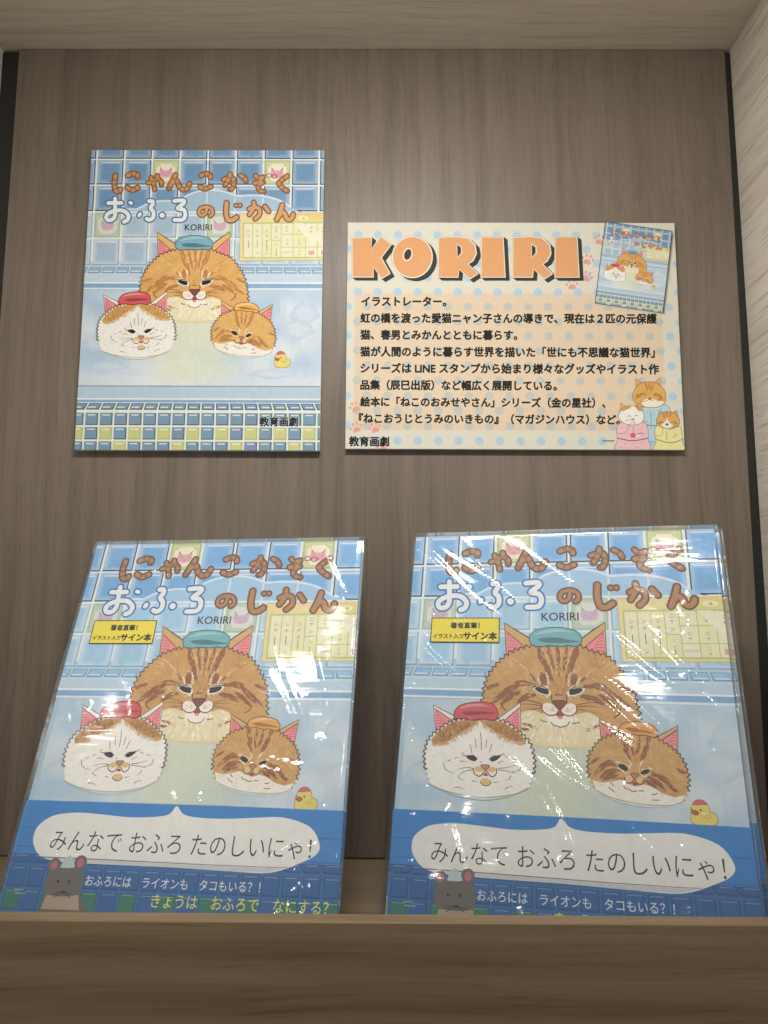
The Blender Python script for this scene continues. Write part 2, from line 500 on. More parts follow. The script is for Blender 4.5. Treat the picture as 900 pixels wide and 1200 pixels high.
LINE = hx('3a322b')
def fur(A, poly, centre, cnt, ln, wd, colfn, spread=0.35):
    xs = [p[0] for p in poly]; ys = [p[1] for p in poly]; k = 0; tries = 0
    while k < cnt and tries < cnt * 6:
        tries += 1
        p = Vector((random.uniform(min(xs), max(xs)), random.uniform(min(ys), max(ys))))
        if not inside(p, poly): continue
        d = p - Vector(centre)
        if d.length < 1e-6: continue
        d.normalize(); a = math.atan2(d.y, d.x) + random.gauss(0, spread)
        d = Vector((math.cos(a), math.sin(a))); nr = Vector((-d.y, d.x))
        l = ln * random.uniform(.5, 1.3); w = wd * random.uniform(.5, 1.2)
        tip = p + d * l
        if not inside(tip, poly): continue
        c = colfn(p); j = random.uniform(.90, 1.09)
        A._add([p - d * l * .2, p + nr * w * .5 + d * l * .3, tip, p - nr * w * .5 + d * l * .3], tuple(x * j for x in c))
        k += 1
def hair_stripe(A, path, w, col, jit=0.10, n=26, ln=None, soft=1.0):
    """a stripe in the fur, built of overlapping hairs"""
    P = catmull(path, False, 10); Lp = len(P)
    for k in range(n):
        i = random.randrange(0, Lp - 1); t = i / Lp
        d = P[min(i + 1, Lp - 1)] - P[max(i - 1, 0)]
        if d.length < 1e-6: continue
        d.normalize(); nr = Vector((-d.y, d.x))
        env = math.sin(math.pi * min(1, max(0.12, t * .9 + .1))) ** .6
        p = P[i] + nr * random.uniform(-.5, .5) * w * env
        l = (ln or w * 1.6) * random.uniform(.6, 1.2); ww = w * random.uniform(.22, .42) * env
        j = random.uniform(1 - jit, 1 + jit)
        A._add([p - d * l * .5, p + nr * ww * .5, p + d * l * .5, p - nr * ww * .5], tuple(x * j for x in col))

def paw(A, cx, cy, r, col, a=0.0):
    ca, sa = math.cos(a), math.sin(a)
    T = lambda x, y: (cx + (x * ca - y * sa) * r, cy + (x * sa + y * ca) * r)
    A.poly(catmull([T(-.75, .55), T(-.55, .05), T(0, -.2), T(.55, .05), T(.75, .55), T(.35, .8), T(0, .7), T(-.35, .8)], True, 4), col)
    for (x, y, s) in ((-1.0, -.25, .27), (-.42, -.85, .3), (.42, -.85, .3), (1.0, -.25, .27)):
        c = T(x, y); A.ellipse(c[0], c[1], s * r * .8, s * r * 1.15, col, a)

def stamp_tile(A, x0, y0, x1, y1, pal, faded=0.0):
    pale = pal['stamp_bg']; f = lambda c: mixc(c, pal['steam'], faded)
    w, h = x1 - x0, y1 - y0
    A.poly([(x0, y0), (x1, y0), (x1, y1), (x0, y1)], f(hx('aebd84')))
    A.poly([(x0 + w * .06, y0 + h * .06), (x1 - w * .05, y0 + h * .05), (x1 - w * .07, y1 - h * .06), (x0 + w * .06, y1 - h * .06)], f(hx('cfd7a4')))
    o = [(.28, .13), (.72, .13), (.76, .22), (.88, .28), (.88, .70), (.78, .78), (.74, .87), (.28, .87), (.22, .78), (.12, .72), (.12, .28), (.24, .22)]
    pts = [(x0 + a * w, y0 + b * h) for a, b in o]
    A.poly(pts, f(pale)); A.ribbon(pts, w * .018, f(hx('c2b58a')), closed=True)
    c = f(hx('e3a9b5'))
    g = [(.28, .30), (.38, .42), (.62, .42), (.72, .30), (.75, .55), (.68, .68), (.5, .73), (.32, .68), (.25, .55)]
    A.poly([(x0 + a * w, y0 + b * h) for a, b in g], c)
    d = f(hx('a2677c'))
    for (a, b, e) in ((.36, .52, .05), (.60, .52, .05)):
        A.ribbon([(x0 + a * w, y0 + b * h), (x0 + (a + e) * w, y0 + (b + .02) * h)], w * .02, d)
    A.ribbon([(x0 + .45 * w, y0 + .61 * h), (x0 + .5 * w, y0 + .64 * h), (x0 + .55 * w, y0 + .61 * h)], w * .016, d)
    A.ribbon([(x0 + .28 * w, y0 + .31 * h), (x0 + .37 * w, y0 + .43 * h)], w * .03, d)
    A.ribbon([(x0 + .72 * w, y0 + .31 * h), (x0 + .63 * w, y0 + .43 * h)], w * .03, d)

def draw_cover(A, pal):
    idm = lambda p: p
    # ---------------- tiled wall, bath and water
    A.part('bath_print')
    A.map = idm
    NX, NY = 46, 62
    def water(u, v):
        n = mnoise.noise(Vector((u * 4, v * 5, 1.3))) * .5 + mnoise.noise(Vector((u * 11, v * 13, 4.1))) * .3
        c = mixc(pal['water'], pal['water_white'], smooth01(-.25, .45, n))
        # reflections of the bathers in the water
        g = math.exp(-abs((u - .48) / .17) ** 3) * smooth01(.74, .80, v) * (1 - smooth01(.98, 1.06, v))
        c = mixc(c, pal['water_white'], .6 * smooth01(.93, 1.02, v))
        c = mixc(c, pal['water_green'], min(1, .95 * g * (0.85 + n * .4)))
        return c
    for i in range(NX):
        for j in range(NY):
            u0, u1 = i / NX, (i + 1) / NX; v0, v1 = .5 + j / NY * .56, .5 + (j + 1) / NY * .56
            A._add([(u0, v0), (u1, v0), (u1, v1), (u0, v1)], water((u0 + u1) / 2, (v0 + v1) / 2))
    A.poly([(-.05, -.05), (1.06, -.05), (1.06, .4985), (-.05, .4985)], pal['grout'])
    # steam cloud outline (cover units)
    def ym(y): return sheet((240, y))[1]
    gx = [-0.095 + .1192 * k for k in range(0, 11)]           # left edge of tile k (after the grout)
    rows = [(-.06, ym(187.0)), (ym(188.6), ym(217.2)), (ym(219.0), ym(248.2)), (ym(250.2), ym(279.2)), (ym(281.2), ym(311.6))]
    def steam(u):
        e = ym(249)
        for (c, w, h) in ((.20, .12, .012), (.335, .12, .05), (.52, .155, .098), (.69, .17, .075), (.80, .09, .03)):
            t = (u - c) / w
            if abs(t) < 1: e = min(e, ym(249) - h * math.sqrt(1 - t * t))
        return e
    for r_i, (v0, v1) in enumerate(rows):
        for k in range(-1, 10):
            u0 = .0265 + .1192 * (k) + .003; u1 = u0 + .1192 - .0085
            stamp = (r_i == 1 and k in (2, 6)) or (r_i == 3 and k in (0, 4))
            if stamp:
                stamp_tile(A, u0, v0, u1, v1, pal, 0.0 if r_i == 1 else .35); continue
            hid = r_i >= 3
            jv = random.uniform(.95, 1.05)
            base = tuple(c * jv for c in (pal['tile_pale'] if hid else pal['tile']))
            lite = mixc(base, (1, 1, 1), .25 if not hid else .30)
            dk = pal['tile_line'] if not hid else mixc(pal['tile_line'], pal['tile_pale'], .72)
            A.poly([(u0, v0), (u1, v0), (u1, v1), (u0, v1)], dk)
            s = .0045 if u0 < .5 else 0.0; s2 = .0045 - s
            A.poly([(u0 + s2, v0), (u1 - s, v0), (u1 - s, v1 - .0055), (u0 + s2, v1 - .0055)], lite)
            # inner field with a soft, brushed edge
            for q, t in ((.010, .4), (.015, .7), (.021, 1.0)):
                c = mixc(lite, base, t)
                A.poly([(u0 + q, v0 + q), (u1 - q, v0 + q), (u1 - q, v1 - q), (u0 + q, v1 - q)], c)
            for q in range(5):
                a = random.uniform(u0 + .02, u1 - .05); b = random.uniform(v0 + .03, v1 - .02)
                A.poly([(a, b), (a + random.uniform(.012, .03), b + random.uniform(-.004, .004)), (a + random.uniform(.01, .028), b + random.uniform(.006, .02)), (a + .002, b + .012)], tuple(x * random.uniform(.93, 1.07) for x in base))
            A.ribbon([(u0 + .016, v0 + .012), (u1 - .014, v0 + .012)], .004, mixc(lite, (1, 1, 1), .55))
    # steam veil over the second row
    us = [.13 + i * (.78 / 60) for i in range(61)]
    A.poly([(u, steam(u)) for u in us] + [(.91, ym(248.4)), (.13, ym(248.4))], pal['steam'])
    A.stroke([(u, steam(u)) for u in us[2:-4:2]], .008, mixc(pal['steam'], (1, 1, 1), .5), n=2)
    for k in range(0, 8):                                      # tile joints seen through it
        u = .0265 + .1192 * k
        if .16 < u < .86:
            t = steam(u) + .008
            A.ribbon([(u, t), (u, ym(248.4))], .006, mixc(pal['steam'], (1, 1, 1), .45), caps=False)
    # row of small tiles and the rim of the bath
    A.poly([(-.05, ym(312.4)), (1.06, ym(312.4)), (1.06, ym(332.6)), (-.05, ym(332.6))], pal['rim'])
    va, vb = ym(313.8), ym(321.0)
    for k in range(-1, 19):
        u0 = .012 + .0592 * k; sk = (.5 - u0) * -.018
        A.poly([(u0 - sk, va), (u0 + .052 - sk, va), (u0 + .052, vb), (u0, vb)], mixc(pal['tile_line'], pal['tile_pale'], .45))
        A.poly([(u0 + .003 - sk, va + .002), (u0 + .050 - sk, va + .002), (u0 + .049, vb - .004), (u0 + .003, vb - .004)], mixc(pal['tile_pale'], pal['tile'], .35))
        A.ribbon([(u0 + .006, vb - .0075), (u0 + .046, vb - .0075)], .004, mixc(pal['tile_pale'], (1, 1, 1), .5), caps=False)
    A.line((-.05, ym(322.6)), (1.06, ym(322.6)), .004, mixc(pal['tile_pale'], (1, 1, 1), .3))
    A.poly([(-.05, ym(332.6)), (1.06, ym(332.6)), (1.06, ym(338.4)), (-.05, ym(338.4))], pal['rim_dark'])
    A.line((-.05, ym(332.4)), (1.06, ym(332.4)), .006, hx('eef3f3'))
    A.line((-.05, ym(339.2)), (1.06, ym(339.2)), .007, hx('e3ecef'))
    # soft clouds of steam over the water
    for (cx, cy, rx, ry, t) in ((.93, .73, .06, .05, .5), (.90, .80, .07, .04, .6), (.06, .86, .05, .03, .5), (.12, .96, .08, .02, .5), (.8, .99, .1, .02, .5)):
        for q in range(3):
            A.poly([(cx + rx * (1 - q * .22) * math.cos(a) * (1 + .12 * math.sin(a * 5 + q)), cy + ry * (1 - q * .22) * math.sin(a) * (1 + .14 * math.cos(a * 4 + q))) for a in [i * math.pi / 15 for i in range(30)]],
                   mixc(pal['water'], pal['water_white'], t * .55 + .15 * q))
    # front of the bath
    yb = lambda y: sheet((230, y))[1]
    A.poly([(-.05, yb(453.4)), (1.06, yb(453.4)), (1.06, yb(473)), (-.05, yb(473))], pal['bath'])
    A.line((-.05, yb(453.2)), (1.06, yb(453.2)), .0045, hx('8d97a0'))
    A.line((-.05, yb(468.2)), (1.06, yb(468.2)), .006, hx('e6eef0'))
    A.poly([(-.05, yb(469.4)), (1.06, yb(469.4)), (1.06, yb(472.4)), (-.05, yb(472.4))], pal['rim_dark'])
    A.poly([(-.05, yb(472.4)), (1.06, yb(472.4)), (1.06, 1.36), (-.05, 1.36)], hx('e7ecdd'))
    ry = [(yb(473.3), yb(481.0)), (yb(484.6), yb(499.0)), (yb(501.4), yb(515.8)), (yb(518.2), 1.345)]
    for r_i, (v0, v1) in enumerate(ry):
        for k in range(-1, 18):
            u0 = .0375 + .0595 * k; u1 = u0 + .052
            green = (r_i == 2 and k % 2 == 1) or (r_i == 3 and k % 4 == 2)
            base = pal['mosaic_green'] if green else tuple(c * random.uniform(.93, 1.06) for c in pal['mosaic'])
            dk = mixc(base, (0.02, 0.05, 0.09), .72) if not green else mixc(base, (.2, .2, .02), .35)
            sk = (.5 - u0) * -.03 if r_i == 0 else 0.0
            A.poly([(u0 - sk, v0), (u1 - sk, v0), (u1, v1), (u0, v1)], dk)
            d = .0045
            A.poly([(u0 - sk + (d if r_i == 0 else .001), v0 + (.003 if r_i == 0 else .001)), (u1 - d - sk, v0 + (.003 if r_i == 0 else .001)), (u1 - d, v1 - d), (u0 + (d if r_i == 0 else .001), v1 - d)], base)
            hy = v1 - .011 if r_i == 0 else v0 + .009
            A.ribbon([(u0 + .009, hy), (u1 - .012, hy)], .005, mixc(base, (1, 1, 1), .65), caps=False)
    # ---------------- chart of cat sounds
    A.part('sound_chart')
    A.map = tile_map(270, 240, 7.5)
    A.poly([(84, 84), (900, 78), (900, 496), (84, 500)], hx('c9a860'))
    A.poly([(88, 88), (900, 82), (900, 492), (88, 496)], pal['chart_edge'])
    A.poly([(420, 90), (900, 84), (900, 158), (420, 162)], mixc(pal['chart_edge'], hx('e6b45c'), .5))
    A.poly([(550, 90), (900, 150), (900, 158), (550, 162)], mixc(pal['chart_edge'], hx('d7d27a'), .6))
    A.ellipse(640, 126, 46, 20, hx('f2edbd')); paw(A, 644, 128, 11, hx('93806a'))
    A.ellipse(380, 128, 46, 20, mixc(pal['chart_edge'], hx('e6e9b4'), .7)); paw(A, 384, 130, 11, hx('c2b58a'))
    A.poly([(112, 164), (900, 162), (900, 478), (112, 480)], hx('b9c87f'))
    cols = [120, 199, 281, 362, 448, 552, 660, 764, 868]
    g = hx('e8e6b8'); gp = hx('ece8c6')
    for i in range(len(cols) - 1):
        x0, x1 = cols[i] + 3, cols[i + 1] - 3
        cuts = {0: [172, 470], 1: [172, 470], 2: [172, 470], 3: [172, 324, 470], 4: [172, 268, 382, 470]}.get(i, [172, 268, 382, 470])
        for a, b in zip(cuts[:-1], cuts[1:]):
            A.poly([(x0, a + 3), (x1, a + 3), (x1, b - 3), (x0, b - 3)], gp if (i + a) % 3 else g)
    ink = hx('6e6a50')
    def vert(s, cx, ys, h=34):
        for ch, y in zip(s, ys):
            if ch == '｜': A.ribbon([(cx, y - h), (cx + 1, y + h * .8)], 5, ink)
            else: A.glyph(ch, cx, y, h, ink, .01)
    vert('シャ｜', 160, (238, 280, 360)); vert('ンナ｜ン', 238, (238, 286, 355, 432)); vert('ニャオ｜ン', 322, (238, 282, 330, 385, 436), 32)
    vert('ニャン', 405, (205, 240, 290)); vert('ニャ｜', 405, (362, 404, 440), 22)
    for cx in (500, 606):
        vert('ニャ', cx, (206, 240), 30); vert('ニャ', cx, (318, 352), 30)
    vert('ニャ', 606, (415, 448), 28); vert('ミャ', 712, (215, 250), 32); vert('ミャ', 812, (215, 250), 32)
    A.ribbon([(470, 428), (536, 428)], 14, hx('d7cfd2'))
    A.poly([(690, 405), (700, 416), (722, 416), (734, 405), (738, 450), (686, 450)], hx('e2a3ad'))
    A.poly([(690 + 110, 405), (700 + 110, 416), (722 + 110, 416), (734 + 110, 405), (738 + 110, 450), (686 + 110, 450)], hx('e2a3ad'))
    A.poly([(560, 168), (640, 172), (800, 262), (900, 290), (900, 330), (690, 330)], mixc(gp, hx('ecebe0'), .35))
    vert('ミャ', 712, (215, 250), 32)
    # ---------------- the big ginger cat
    A.part('cat_picture')
    A.map = tile_map(140, 270, 6.0)
    F1, F2, F3, CR = pal['fur'], pal['fur_dark'], pal['fur_light'], pal['cream']
    head = zigzag([(140, 470), (150, 420), (160, 350), (185, 290), (225, 235), (275, 190), (330, 160), (400, 142), (470, 138), (560, 138), (640, 140), (700, 165), (770, 190), (815, 230), (855, 290), (885, 350), (900, 420), (905, 500)], 15, 9, 1)
    bottom = [(880, 540), (800, 580), (720, 610), (690, 640), (530, 655), (390, 640), (330, 600), (250, 570), (160, 520)]
    body = head + [Vector(b) for b in bottom]
    # ears lie behind the crown
    for ear, pink, sgn in (([(268, 15), (340, 62), (412, 108), (400, 160), (275, 215)], [(277, 62), (378, 152), (330, 185), (277, 200)], 1),
                           ([(780, 15), (715, 58), (648, 108), (655, 160), (775, 222)], [(771, 62), (664, 152), (720, 185), (771, 205)], -1)):
        A.poly(ear, mixc(F1, F3, .35)); A.ribbon(ear, 7, LINE, closed=True)
        A.poly(pink, pal['pink'])
        for t in range(7):
            y = 80 + t * 17; x = 277 if sgn > 0 else 771
            A.stroke([(x, y), (x + sgn * (6 + t * 7), y - 2), (x + sgn * (14 + t * 13), y + 5)], 3.0, pal['pink_line'], n=3)
        A.ribbon(pink[:2], 4, LINE)
    A.poly(body, F1)
    bp_ = [(p.x, p.y) for p in body]
    def colr(p):
        t = mnoise.noise(Vector((p.x * .012, p.y * .012, 2.0)))
        c = mixc(F1, F3, max(0, t) * 1.2); c = mixc(c, F2, max(0, -t) * .8)
        return c
    fur(A, bp_, (530, 430), 900, 34, 9, colr)
    # cream bib
    bib = [(345, 478), (400, 470), (450, 485), (530, 500), (610, 485), (660, 475), (715, 500), (745, 560), (722, 632), (620, 652), (530, 655), (440, 652), (350, 632), (318, 590), (325, 530)]
    A.blob(bib, CR)
    fur(A, [(p.x, p.y) for p in catmull(bib, True, 4)], (530, 380), 160, 40, 9, lambda p: mixc(CR, hx('fbf3dc'), random.random()), .2)
    for q in range(0):
        A.blob([(345 + 12 * q, 628 + 12 * q), (440, 640 + 10 * q), (530, 644 + 10 * q), (620, 640 + 10 * q), (722 - 12 * q, 628 + 12 * q), (700 - 14 * q, 690 + 18 * q), (530, 710 + 24 * q), (370 + 14 * q, 690 + 18 * q)], mixc(mixc(CR, pal['water_green'], .6 + .4 * q), pal['water_white'], .25 + .3 * q))
    A.stroke([(392, 634), (460, 644), (530, 646), (600, 644), (690, 634)], 6, mixc(CR, hx('c9c48e'), .7), taper=lambda t: math.sin(math.pi * t) + .05)
    for pth in ([(350, 535), (380, 545), (420, 560)], [(345, 560), (370, 565)], [(650, 560), (690, 545), (715, 535)]):
        hair_stripe(A, pth, 16, F2, n=16)
    # forehead stripes
    for pth, w in (([(440, 150), (455, 200), (480, 260), (500, 320)], 30), ([(490, 145), (500, 210), (515, 270)], 18), ([(535, 145), (537, 200), (538, 300)], 20),
                   ([(585, 145), (572, 210), (560, 270)], 18), ([(632, 150), (618, 200), (590, 260), (572, 320)], 30)):
        hair_stripe(A, pth, w, F2, n=44)
    for pth, w in (([(415, 320), (405, 300), (390, 285)], 12), ([(460, 330), (455, 290)], 26), ([(605, 330), (612, 290)], 26), ([(645, 320), (665, 300)], 12),
                   ([(405, 345), (340, 335), (290, 365), (240, 400), (190, 440)], 34), ([(330, 380), (280, 410), (250, 440)], 24), ([(410, 390), (360, 405), (330, 430)], 24),
                   ([(660, 345), (720, 340), (770, 370), (820, 410), (870, 450)], 34), ([(730, 390), (780, 420), (810, 450)], 24), ([(640, 395), (700, 405), (740, 430)], 24),
                   ([(175, 360), (230, 340)], 18), ([(880, 370), (830, 345)], 18)):
        hair_stripe(A, pth, w, F2, n=int(20 + w))
    for pth in ([(462, 150), (490, 220), (508, 300)], [(512, 145), (526, 220), (527, 300)], [(560, 145), (550, 220), (548, 300)], [(608, 150), (582, 220), (562, 300)], [(300, 200), (360, 250), (400, 300)], [(770, 215), (700, 260), (665, 300)]):
        hair_stripe(A, pth, 11, mixc(F3, hx('fbf0d8'), .35), n=24)
    # pale flashes round the eyes
    for pth, w in (([(395, 350), (430, 345), (470, 350), (488, 385), (470, 402), (430, 395), (400, 365)], 12), ([(668, 350), (630, 345), (595, 350), (576, 385), (594, 402), (632, 395), (662, 365)], 12),
                   ([(482, 345), (480, 300), (470, 275)], 10), ([(580, 345), (585, 300), (598, 275)], 10), ([(440, 335), (425, 300)], 9), ([(622, 335), (640, 300)], 9)):
        hair_stripe(A, pth, w, hx('fbf2e0'), n=26, jit=.03)
    A.blob([(405, 356), (440, 346), (485, 362), (488, 394), (450, 392), (422, 378)], hx('f7efe0'))
    A.blob([(660, 354), (622, 346), (580, 362), (576, 394), (616, 392), (645, 378)], hx('f7efe0'))
    A.blob([(413, 359), (441, 354), (477, 366), (480, 388), (450, 386), (426, 374)], hx('211c18'))
    A.blob([(649, 357), (620, 354), (587, 366), (584, 388), (614, 386), (640, 374)], hx('211c18'))
    A.stroke([(400, 352), (425, 352), (455, 350), (484, 368)], 5, LINE); A.stroke([(664, 350), (640, 350), (610, 350), (580, 368)], 5, LINE)
    # muzzle
    A.blob([(445, 450), (470, 430), (515, 445), (532, 465), (520, 490), (480, 497), (450, 480)], hx('f6ece0'))
    A.blob([(614, 450), (590, 430), (548, 445), (530, 465), (545, 490), (582, 497), (608, 480)], hx('f6ece0'))
    A.blob([(470, 500), (530, 492), (590, 500), (580, 535), (530, 548), (485, 535)], hx('f8f0e2'))
    A.blob([(512, 490), (531, 468), (550, 490), (531, 500)], hx('a8434a')); A.ellipse(531, 503, 13, 7, hx('e5929a'))
    A.stroke([(445, 440), (447, 470), (478, 492), (514, 486), (531, 462), (549, 486), (584, 492), (612, 470), (613, 440)], 5.5, hx('5a3226'))
    A.blob([(496, 422), (532, 418), (569, 422), (545, 455), (531, 464), (518, 455)], hx('7e4a42')); A.stroke([(496, 422), (532, 418), (569, 422), (545, 455), (531, 464), (518, 455)], 4, hx('4a2722'), closed=True)
    for (x, y) in ((465, 455), (480, 462), (470, 470), (495, 455), (570, 455), (585, 462), (575, 470), (595, 452)): A.ellipse(x, y, 3, 2.6, hx('9c6a5c'))
    A.ellipse(496, 466, 10, 7, hx('ecc4b4')); A.ellipse(568, 466, 10, 7, hx('ecc4b4'))
    for s in ([(485, 525), (500, 541), (515, 543), (530, 549), (548, 543), (562, 541), (576, 521)], [(435, 515), (448, 522), (462, 523)], [(590, 528), (606, 527), (622, 522)], [(495, 392), (494, 416)], [(568, 392), (569, 416)], [(513, 391), (530, 389), (548, 391)],
              [(240, 433), (246, 455), (264, 472)], [(822, 452), (812, 478), (788, 496)]):
        A.stroke(s, 4.5, LINE)
    for s in ([(440, 436), (380, 420), (300, 418)], [(440, 446), (390, 438), (335, 440)], [(438, 458), (380, 466), (335, 482)], [(622, 436), (690, 424), (765, 432)], [(622, 446), (680, 442), (740, 450)], [(622, 458), (680, 470), (730, 480)]):
        A.stroke(s, 3.2, hx('6b4a35'), taper=lambda t: 1.15 - t)
    A.ribbon(head, 7.5, LINE)
    hat(A, [(395, 112), (402, 82), (430, 56), (490, 42), (560, 42), (625, 56), (658, 88), (655, 122), (630, 142), (590, 136), (560, 142), (500, 138), (450, 142), (412, 136)], [(440, 104), (470, 96), (540, 96), (600, 108), (655, 116), (600, 122), (520, 124), (460, 118)], pal['hat_blue'], hx('3c6069'), 5)
    # ---------------- the white cat with a ginger crown
    A.part('cat_picture.white')
    A.map = tile_map(90, 330, 6.0)
    W0 = pal['white_fur']
    top = zigzag([(180, 488), (160, 430), (150, 370), (155, 310), (175, 260), (215, 225), (300, 170), (430, 160), (540, 165), (625, 215), (668, 258), (690, 310), (696, 370), (686, 430), (662, 485)], 12.5, 8, 1)
    body = top + [Vector(b) for b in [(600, 512), (500, 530), (420, 535), (320, 526), (230, 507)]]
    for ear, pink, sgn in (([(190, 95), (312, 152), (305, 180), (205, 240)], [(197, 112), (292, 172), (255, 205), (205, 228)], 1), ([(638, 72), (518, 160), (560, 185), (636, 232)], [(633, 98), (546, 172), (590, 205), (633, 225)], -1)):
        A.poly(ear, hx('f1ebe0')); A.ribbon(ear, 6, LINE, closed=True); A.poly(pink, pal['pink'])
        for t in range(6):
            y = 130 + t * 15; x = 199 if sgn > 0 else 631
            A.stroke([(x, y), (x + sgn * (6 + t * 6), y - 2), (x + sgn * (12 + t * 12), y + 3)], 3, pal['pink_line'], n=3)
        A.ribbon(pink[:2], 4, LINE)
    A.poly(body, W0)
    fur(A, [(p.x, p.y) for p in body], (440, 400), 420, 26, 6, lambda p: mixc(W0, hx('d9d3c6'), random.random() * .35), .3)
    patchl = [(180, 272), (212, 232), (290, 176), (380, 164), (428, 166), (410, 190), (375, 212), (335, 236), (300, 258), (262, 280), (230, 290), (192, 296)]
    patchr = [(428, 166), (500, 166), (545, 170), (620, 215), (662, 258), (655, 272), (612, 268), (570, 256), (530, 236), (480, 206), (448, 186)]
    for pt, c in ((patchl, (470, 420)), (patchr, (400, 420))):
        A.poly([Vector(p) for p in pt], mixc(F1, F2, .25))
        fur(A, pt, c, 220, 30, 9, lambda p: mixc(F1, F2, random.random()), .25)
        for k in range(60):                                     # ragged lower edge
            i = random.randrange(4, len(pt) - 1) if pt is patchl else random.randrange(5, len(pt) - 1)
            a, b = Vector(pt[i]), Vector(pt[i + 1]); p = a.lerp(b, random.random())
            d = (Vector((440, 400)) - p).normalized(); nr = Vector((-d.y, d.x)); l = random.uniform(12, 24)
            A._add([p - nr * 4 - d * 6, p + d * l, p + nr * 4 - d * 6], mixc(F1, F3, random.random() * .8))
    A.ribbon(top[len(top) // 12:-(len(top) // 12)], 6.5, LINE)
    A.stroke([(180, 486), (230, 507), (320, 526), (420, 535), (500, 530), (600, 512), (662, 484)], 3, hx('d0c8b8'))
    A.stroke([(230, 514), (320, 534), (420, 543), (500, 538), (600, 520)], 12, mixc(pal['water_green'], pal['water_white'], .8), taper=lambda t: math.sin(math.pi * t))
    A.blob([(360, 345), (390, 340), (414, 356), (404, 368), (378, 362)], hx('2a2520')); A.blob([(534, 336), (502, 340), (480, 356), (492, 366), (516, 356)], hx('2a2520'))
    A.stroke([(345, 342), (372, 345), (395, 340), (418, 356)], 4, LINE); A.stroke([(542, 332), (515, 338), (495, 340), (476, 356)], 4, LINE)
    tan = mixc(F3, hx('e0bd85'), .5)
    A.blob([(398, 405), (425, 390), (455, 402), (452, 428), (428, 438), (404, 428)], hx('f4ecde')); A.blob([(512, 402), (488, 390), (459, 402), (462, 428), (486, 438), (508, 426)], hx('f4ecde'))
    A.blob([(402, 400), (425, 390), (450, 400), (440, 415), (415, 418)], tan); A.blob([(510, 398), (490, 390), (464, 400), (472, 415), (498, 416)], tan)
    A.ellipse(457, 464, 28, 17, tan); A.stroke([(430, 466), (445, 480), (470, 480), (485, 466)], 4, LINE)
    A.blob([(434, 386), (457, 383), (478, 386), (457, 408)], hx('c58474')); A.stroke([(434, 386), (457, 383), (478, 386), (457, 408)], 3.5, hx('6b4038'), closed=True)
    A.blob([(445, 434), (457, 420), (470, 434)], hx('a8434a'))
    A.stroke([(397, 404), (402, 428), (430, 438), (457, 412), (485, 438), (508, 426), (512, 400)], 5, hx('5a3a2c'))
    gl_ = hx('8a7a68')
    for s in ([(380, 290), (386, 308), (390, 328)], [(408, 260), (410, 280), (412, 302)], [(434, 228), (438, 270), (438, 312)], [(466, 262), (463, 282), (460, 302)], [(490, 282), (484, 302), (478, 322)]): A.stroke(s, 4, gl_)
    for s in ([(245, 384), (258, 415), (300, 430)], [(395, 402), (360, 400), (318, 410)], [(392, 410), (350, 420), (318, 444)], [(520, 404), (560, 408), (602, 416)], [(522, 397), (560, 392), (604, 380)], [(634, 374), (624, 400), (585, 412)], [(320, 446), (330, 455), (345, 460)], [(580, 430), (574, 444), (558, 452)],
              [(330, 372), (348, 370), (364, 376)], [(520, 374), (535, 365), (548, 362)], [(268, 372), (285, 364)], [(300, 358), (322, 352)], [(560, 340), (580, 346)], [(595, 350), (615, 356)], [(305, 496), (330, 496), (350, 505)], [(552, 492), (570, 482), (592, 480)], [(392, 462), (415, 467)], [(498, 466), (522, 460)], [(430, 372), (440, 368)], [(340, 335), (352, 325)], [(545, 325), (556, 335)]):
        A.stroke(s, 3.4, hx('6d5a4a'), taper=lambda t: 1.2 - t * .7)
    hat(A, [(302, 158), (304, 122), (330, 95), (380, 80), (450, 74), (500, 84), (520, 112), (522, 150), (500, 164), (450, 160), (400, 166), (350, 160)], [(340, 134), (370, 124), (440, 122), (516, 128), (440, 138), (370, 142)], pal['hat_red'], hx('7c2f33'), 5)
    # ---------------- the small ginger cat
    A.part('cat_picture.small')
    A.map = tile_map(230, 330, 6.0)
    top = zigzag([(138, 470), (118, 420), (112, 360), (125, 310), (160, 262), (200, 232), (270, 208), (350, 205), (430, 222), (482, 258), (525, 292), (548, 340), (558, 400), (548, 455), (522, 508)], 11.5, 7.5, 1)
    body = top + [Vector(b) for b in [(470, 526), (380, 529), (280, 520), (200, 502)]]
    for ear, pink, sgn in (([(178, 140), (268, 190), (255, 225), (180, 258)], [(186, 162), (246, 212), (215, 230), (186, 246)], 1), ([(538, 165), (438, 220), (460, 250), (524, 300)], [(532, 184), (458, 236), (490, 265), (522, 284)], -1)):
        A.poly(ear, mixc(F1, F3, .4)); A.ribbon(ear, 6, LINE, closed=True); A.poly(pink, pal['pink'])
        for t in range(5):
            y = 178 + t * 14; x = 188 if sgn > 0 else 529
            if sgn < 0: y += 18
            A.stroke([(x, y), (x + sgn * (5 + t * 5), y - 2), (x + sgn * (10 + t * 9), y + 3)], 2.8, pal['pink_line'], n=3)
        A.ribbon(pink[:2], 4, LINE)
    A.poly(body, F1)
    fur(A, [(p.x, p.y) for p in body], (325, 400), 520, 24, 7, lambda p: mixc(mixc(F1, F3, random.random() * .6), F2, max(0, mnoise.noise(Vector((p.x * .02, p.y * .02, 5)))) * .7), .3)
    white = [(128, 432), (170, 442), (215, 436), (255, 425), (285, 440), (325, 452), (360, 440), (400, 452), (440, 478), (490, 492), (540, 478), (522, 508), (470, 526), (380, 529), (280, 520), (200, 502), (140, 474)]
    A.poly([Vector(p) for p in white], hx('f3ede0'))
    fur(A, white, (325, 380), 130, 22, 6, lambda p: mixc(hx('f3ede0'), hx('dcd2bf'), random.random() * .5), .3)
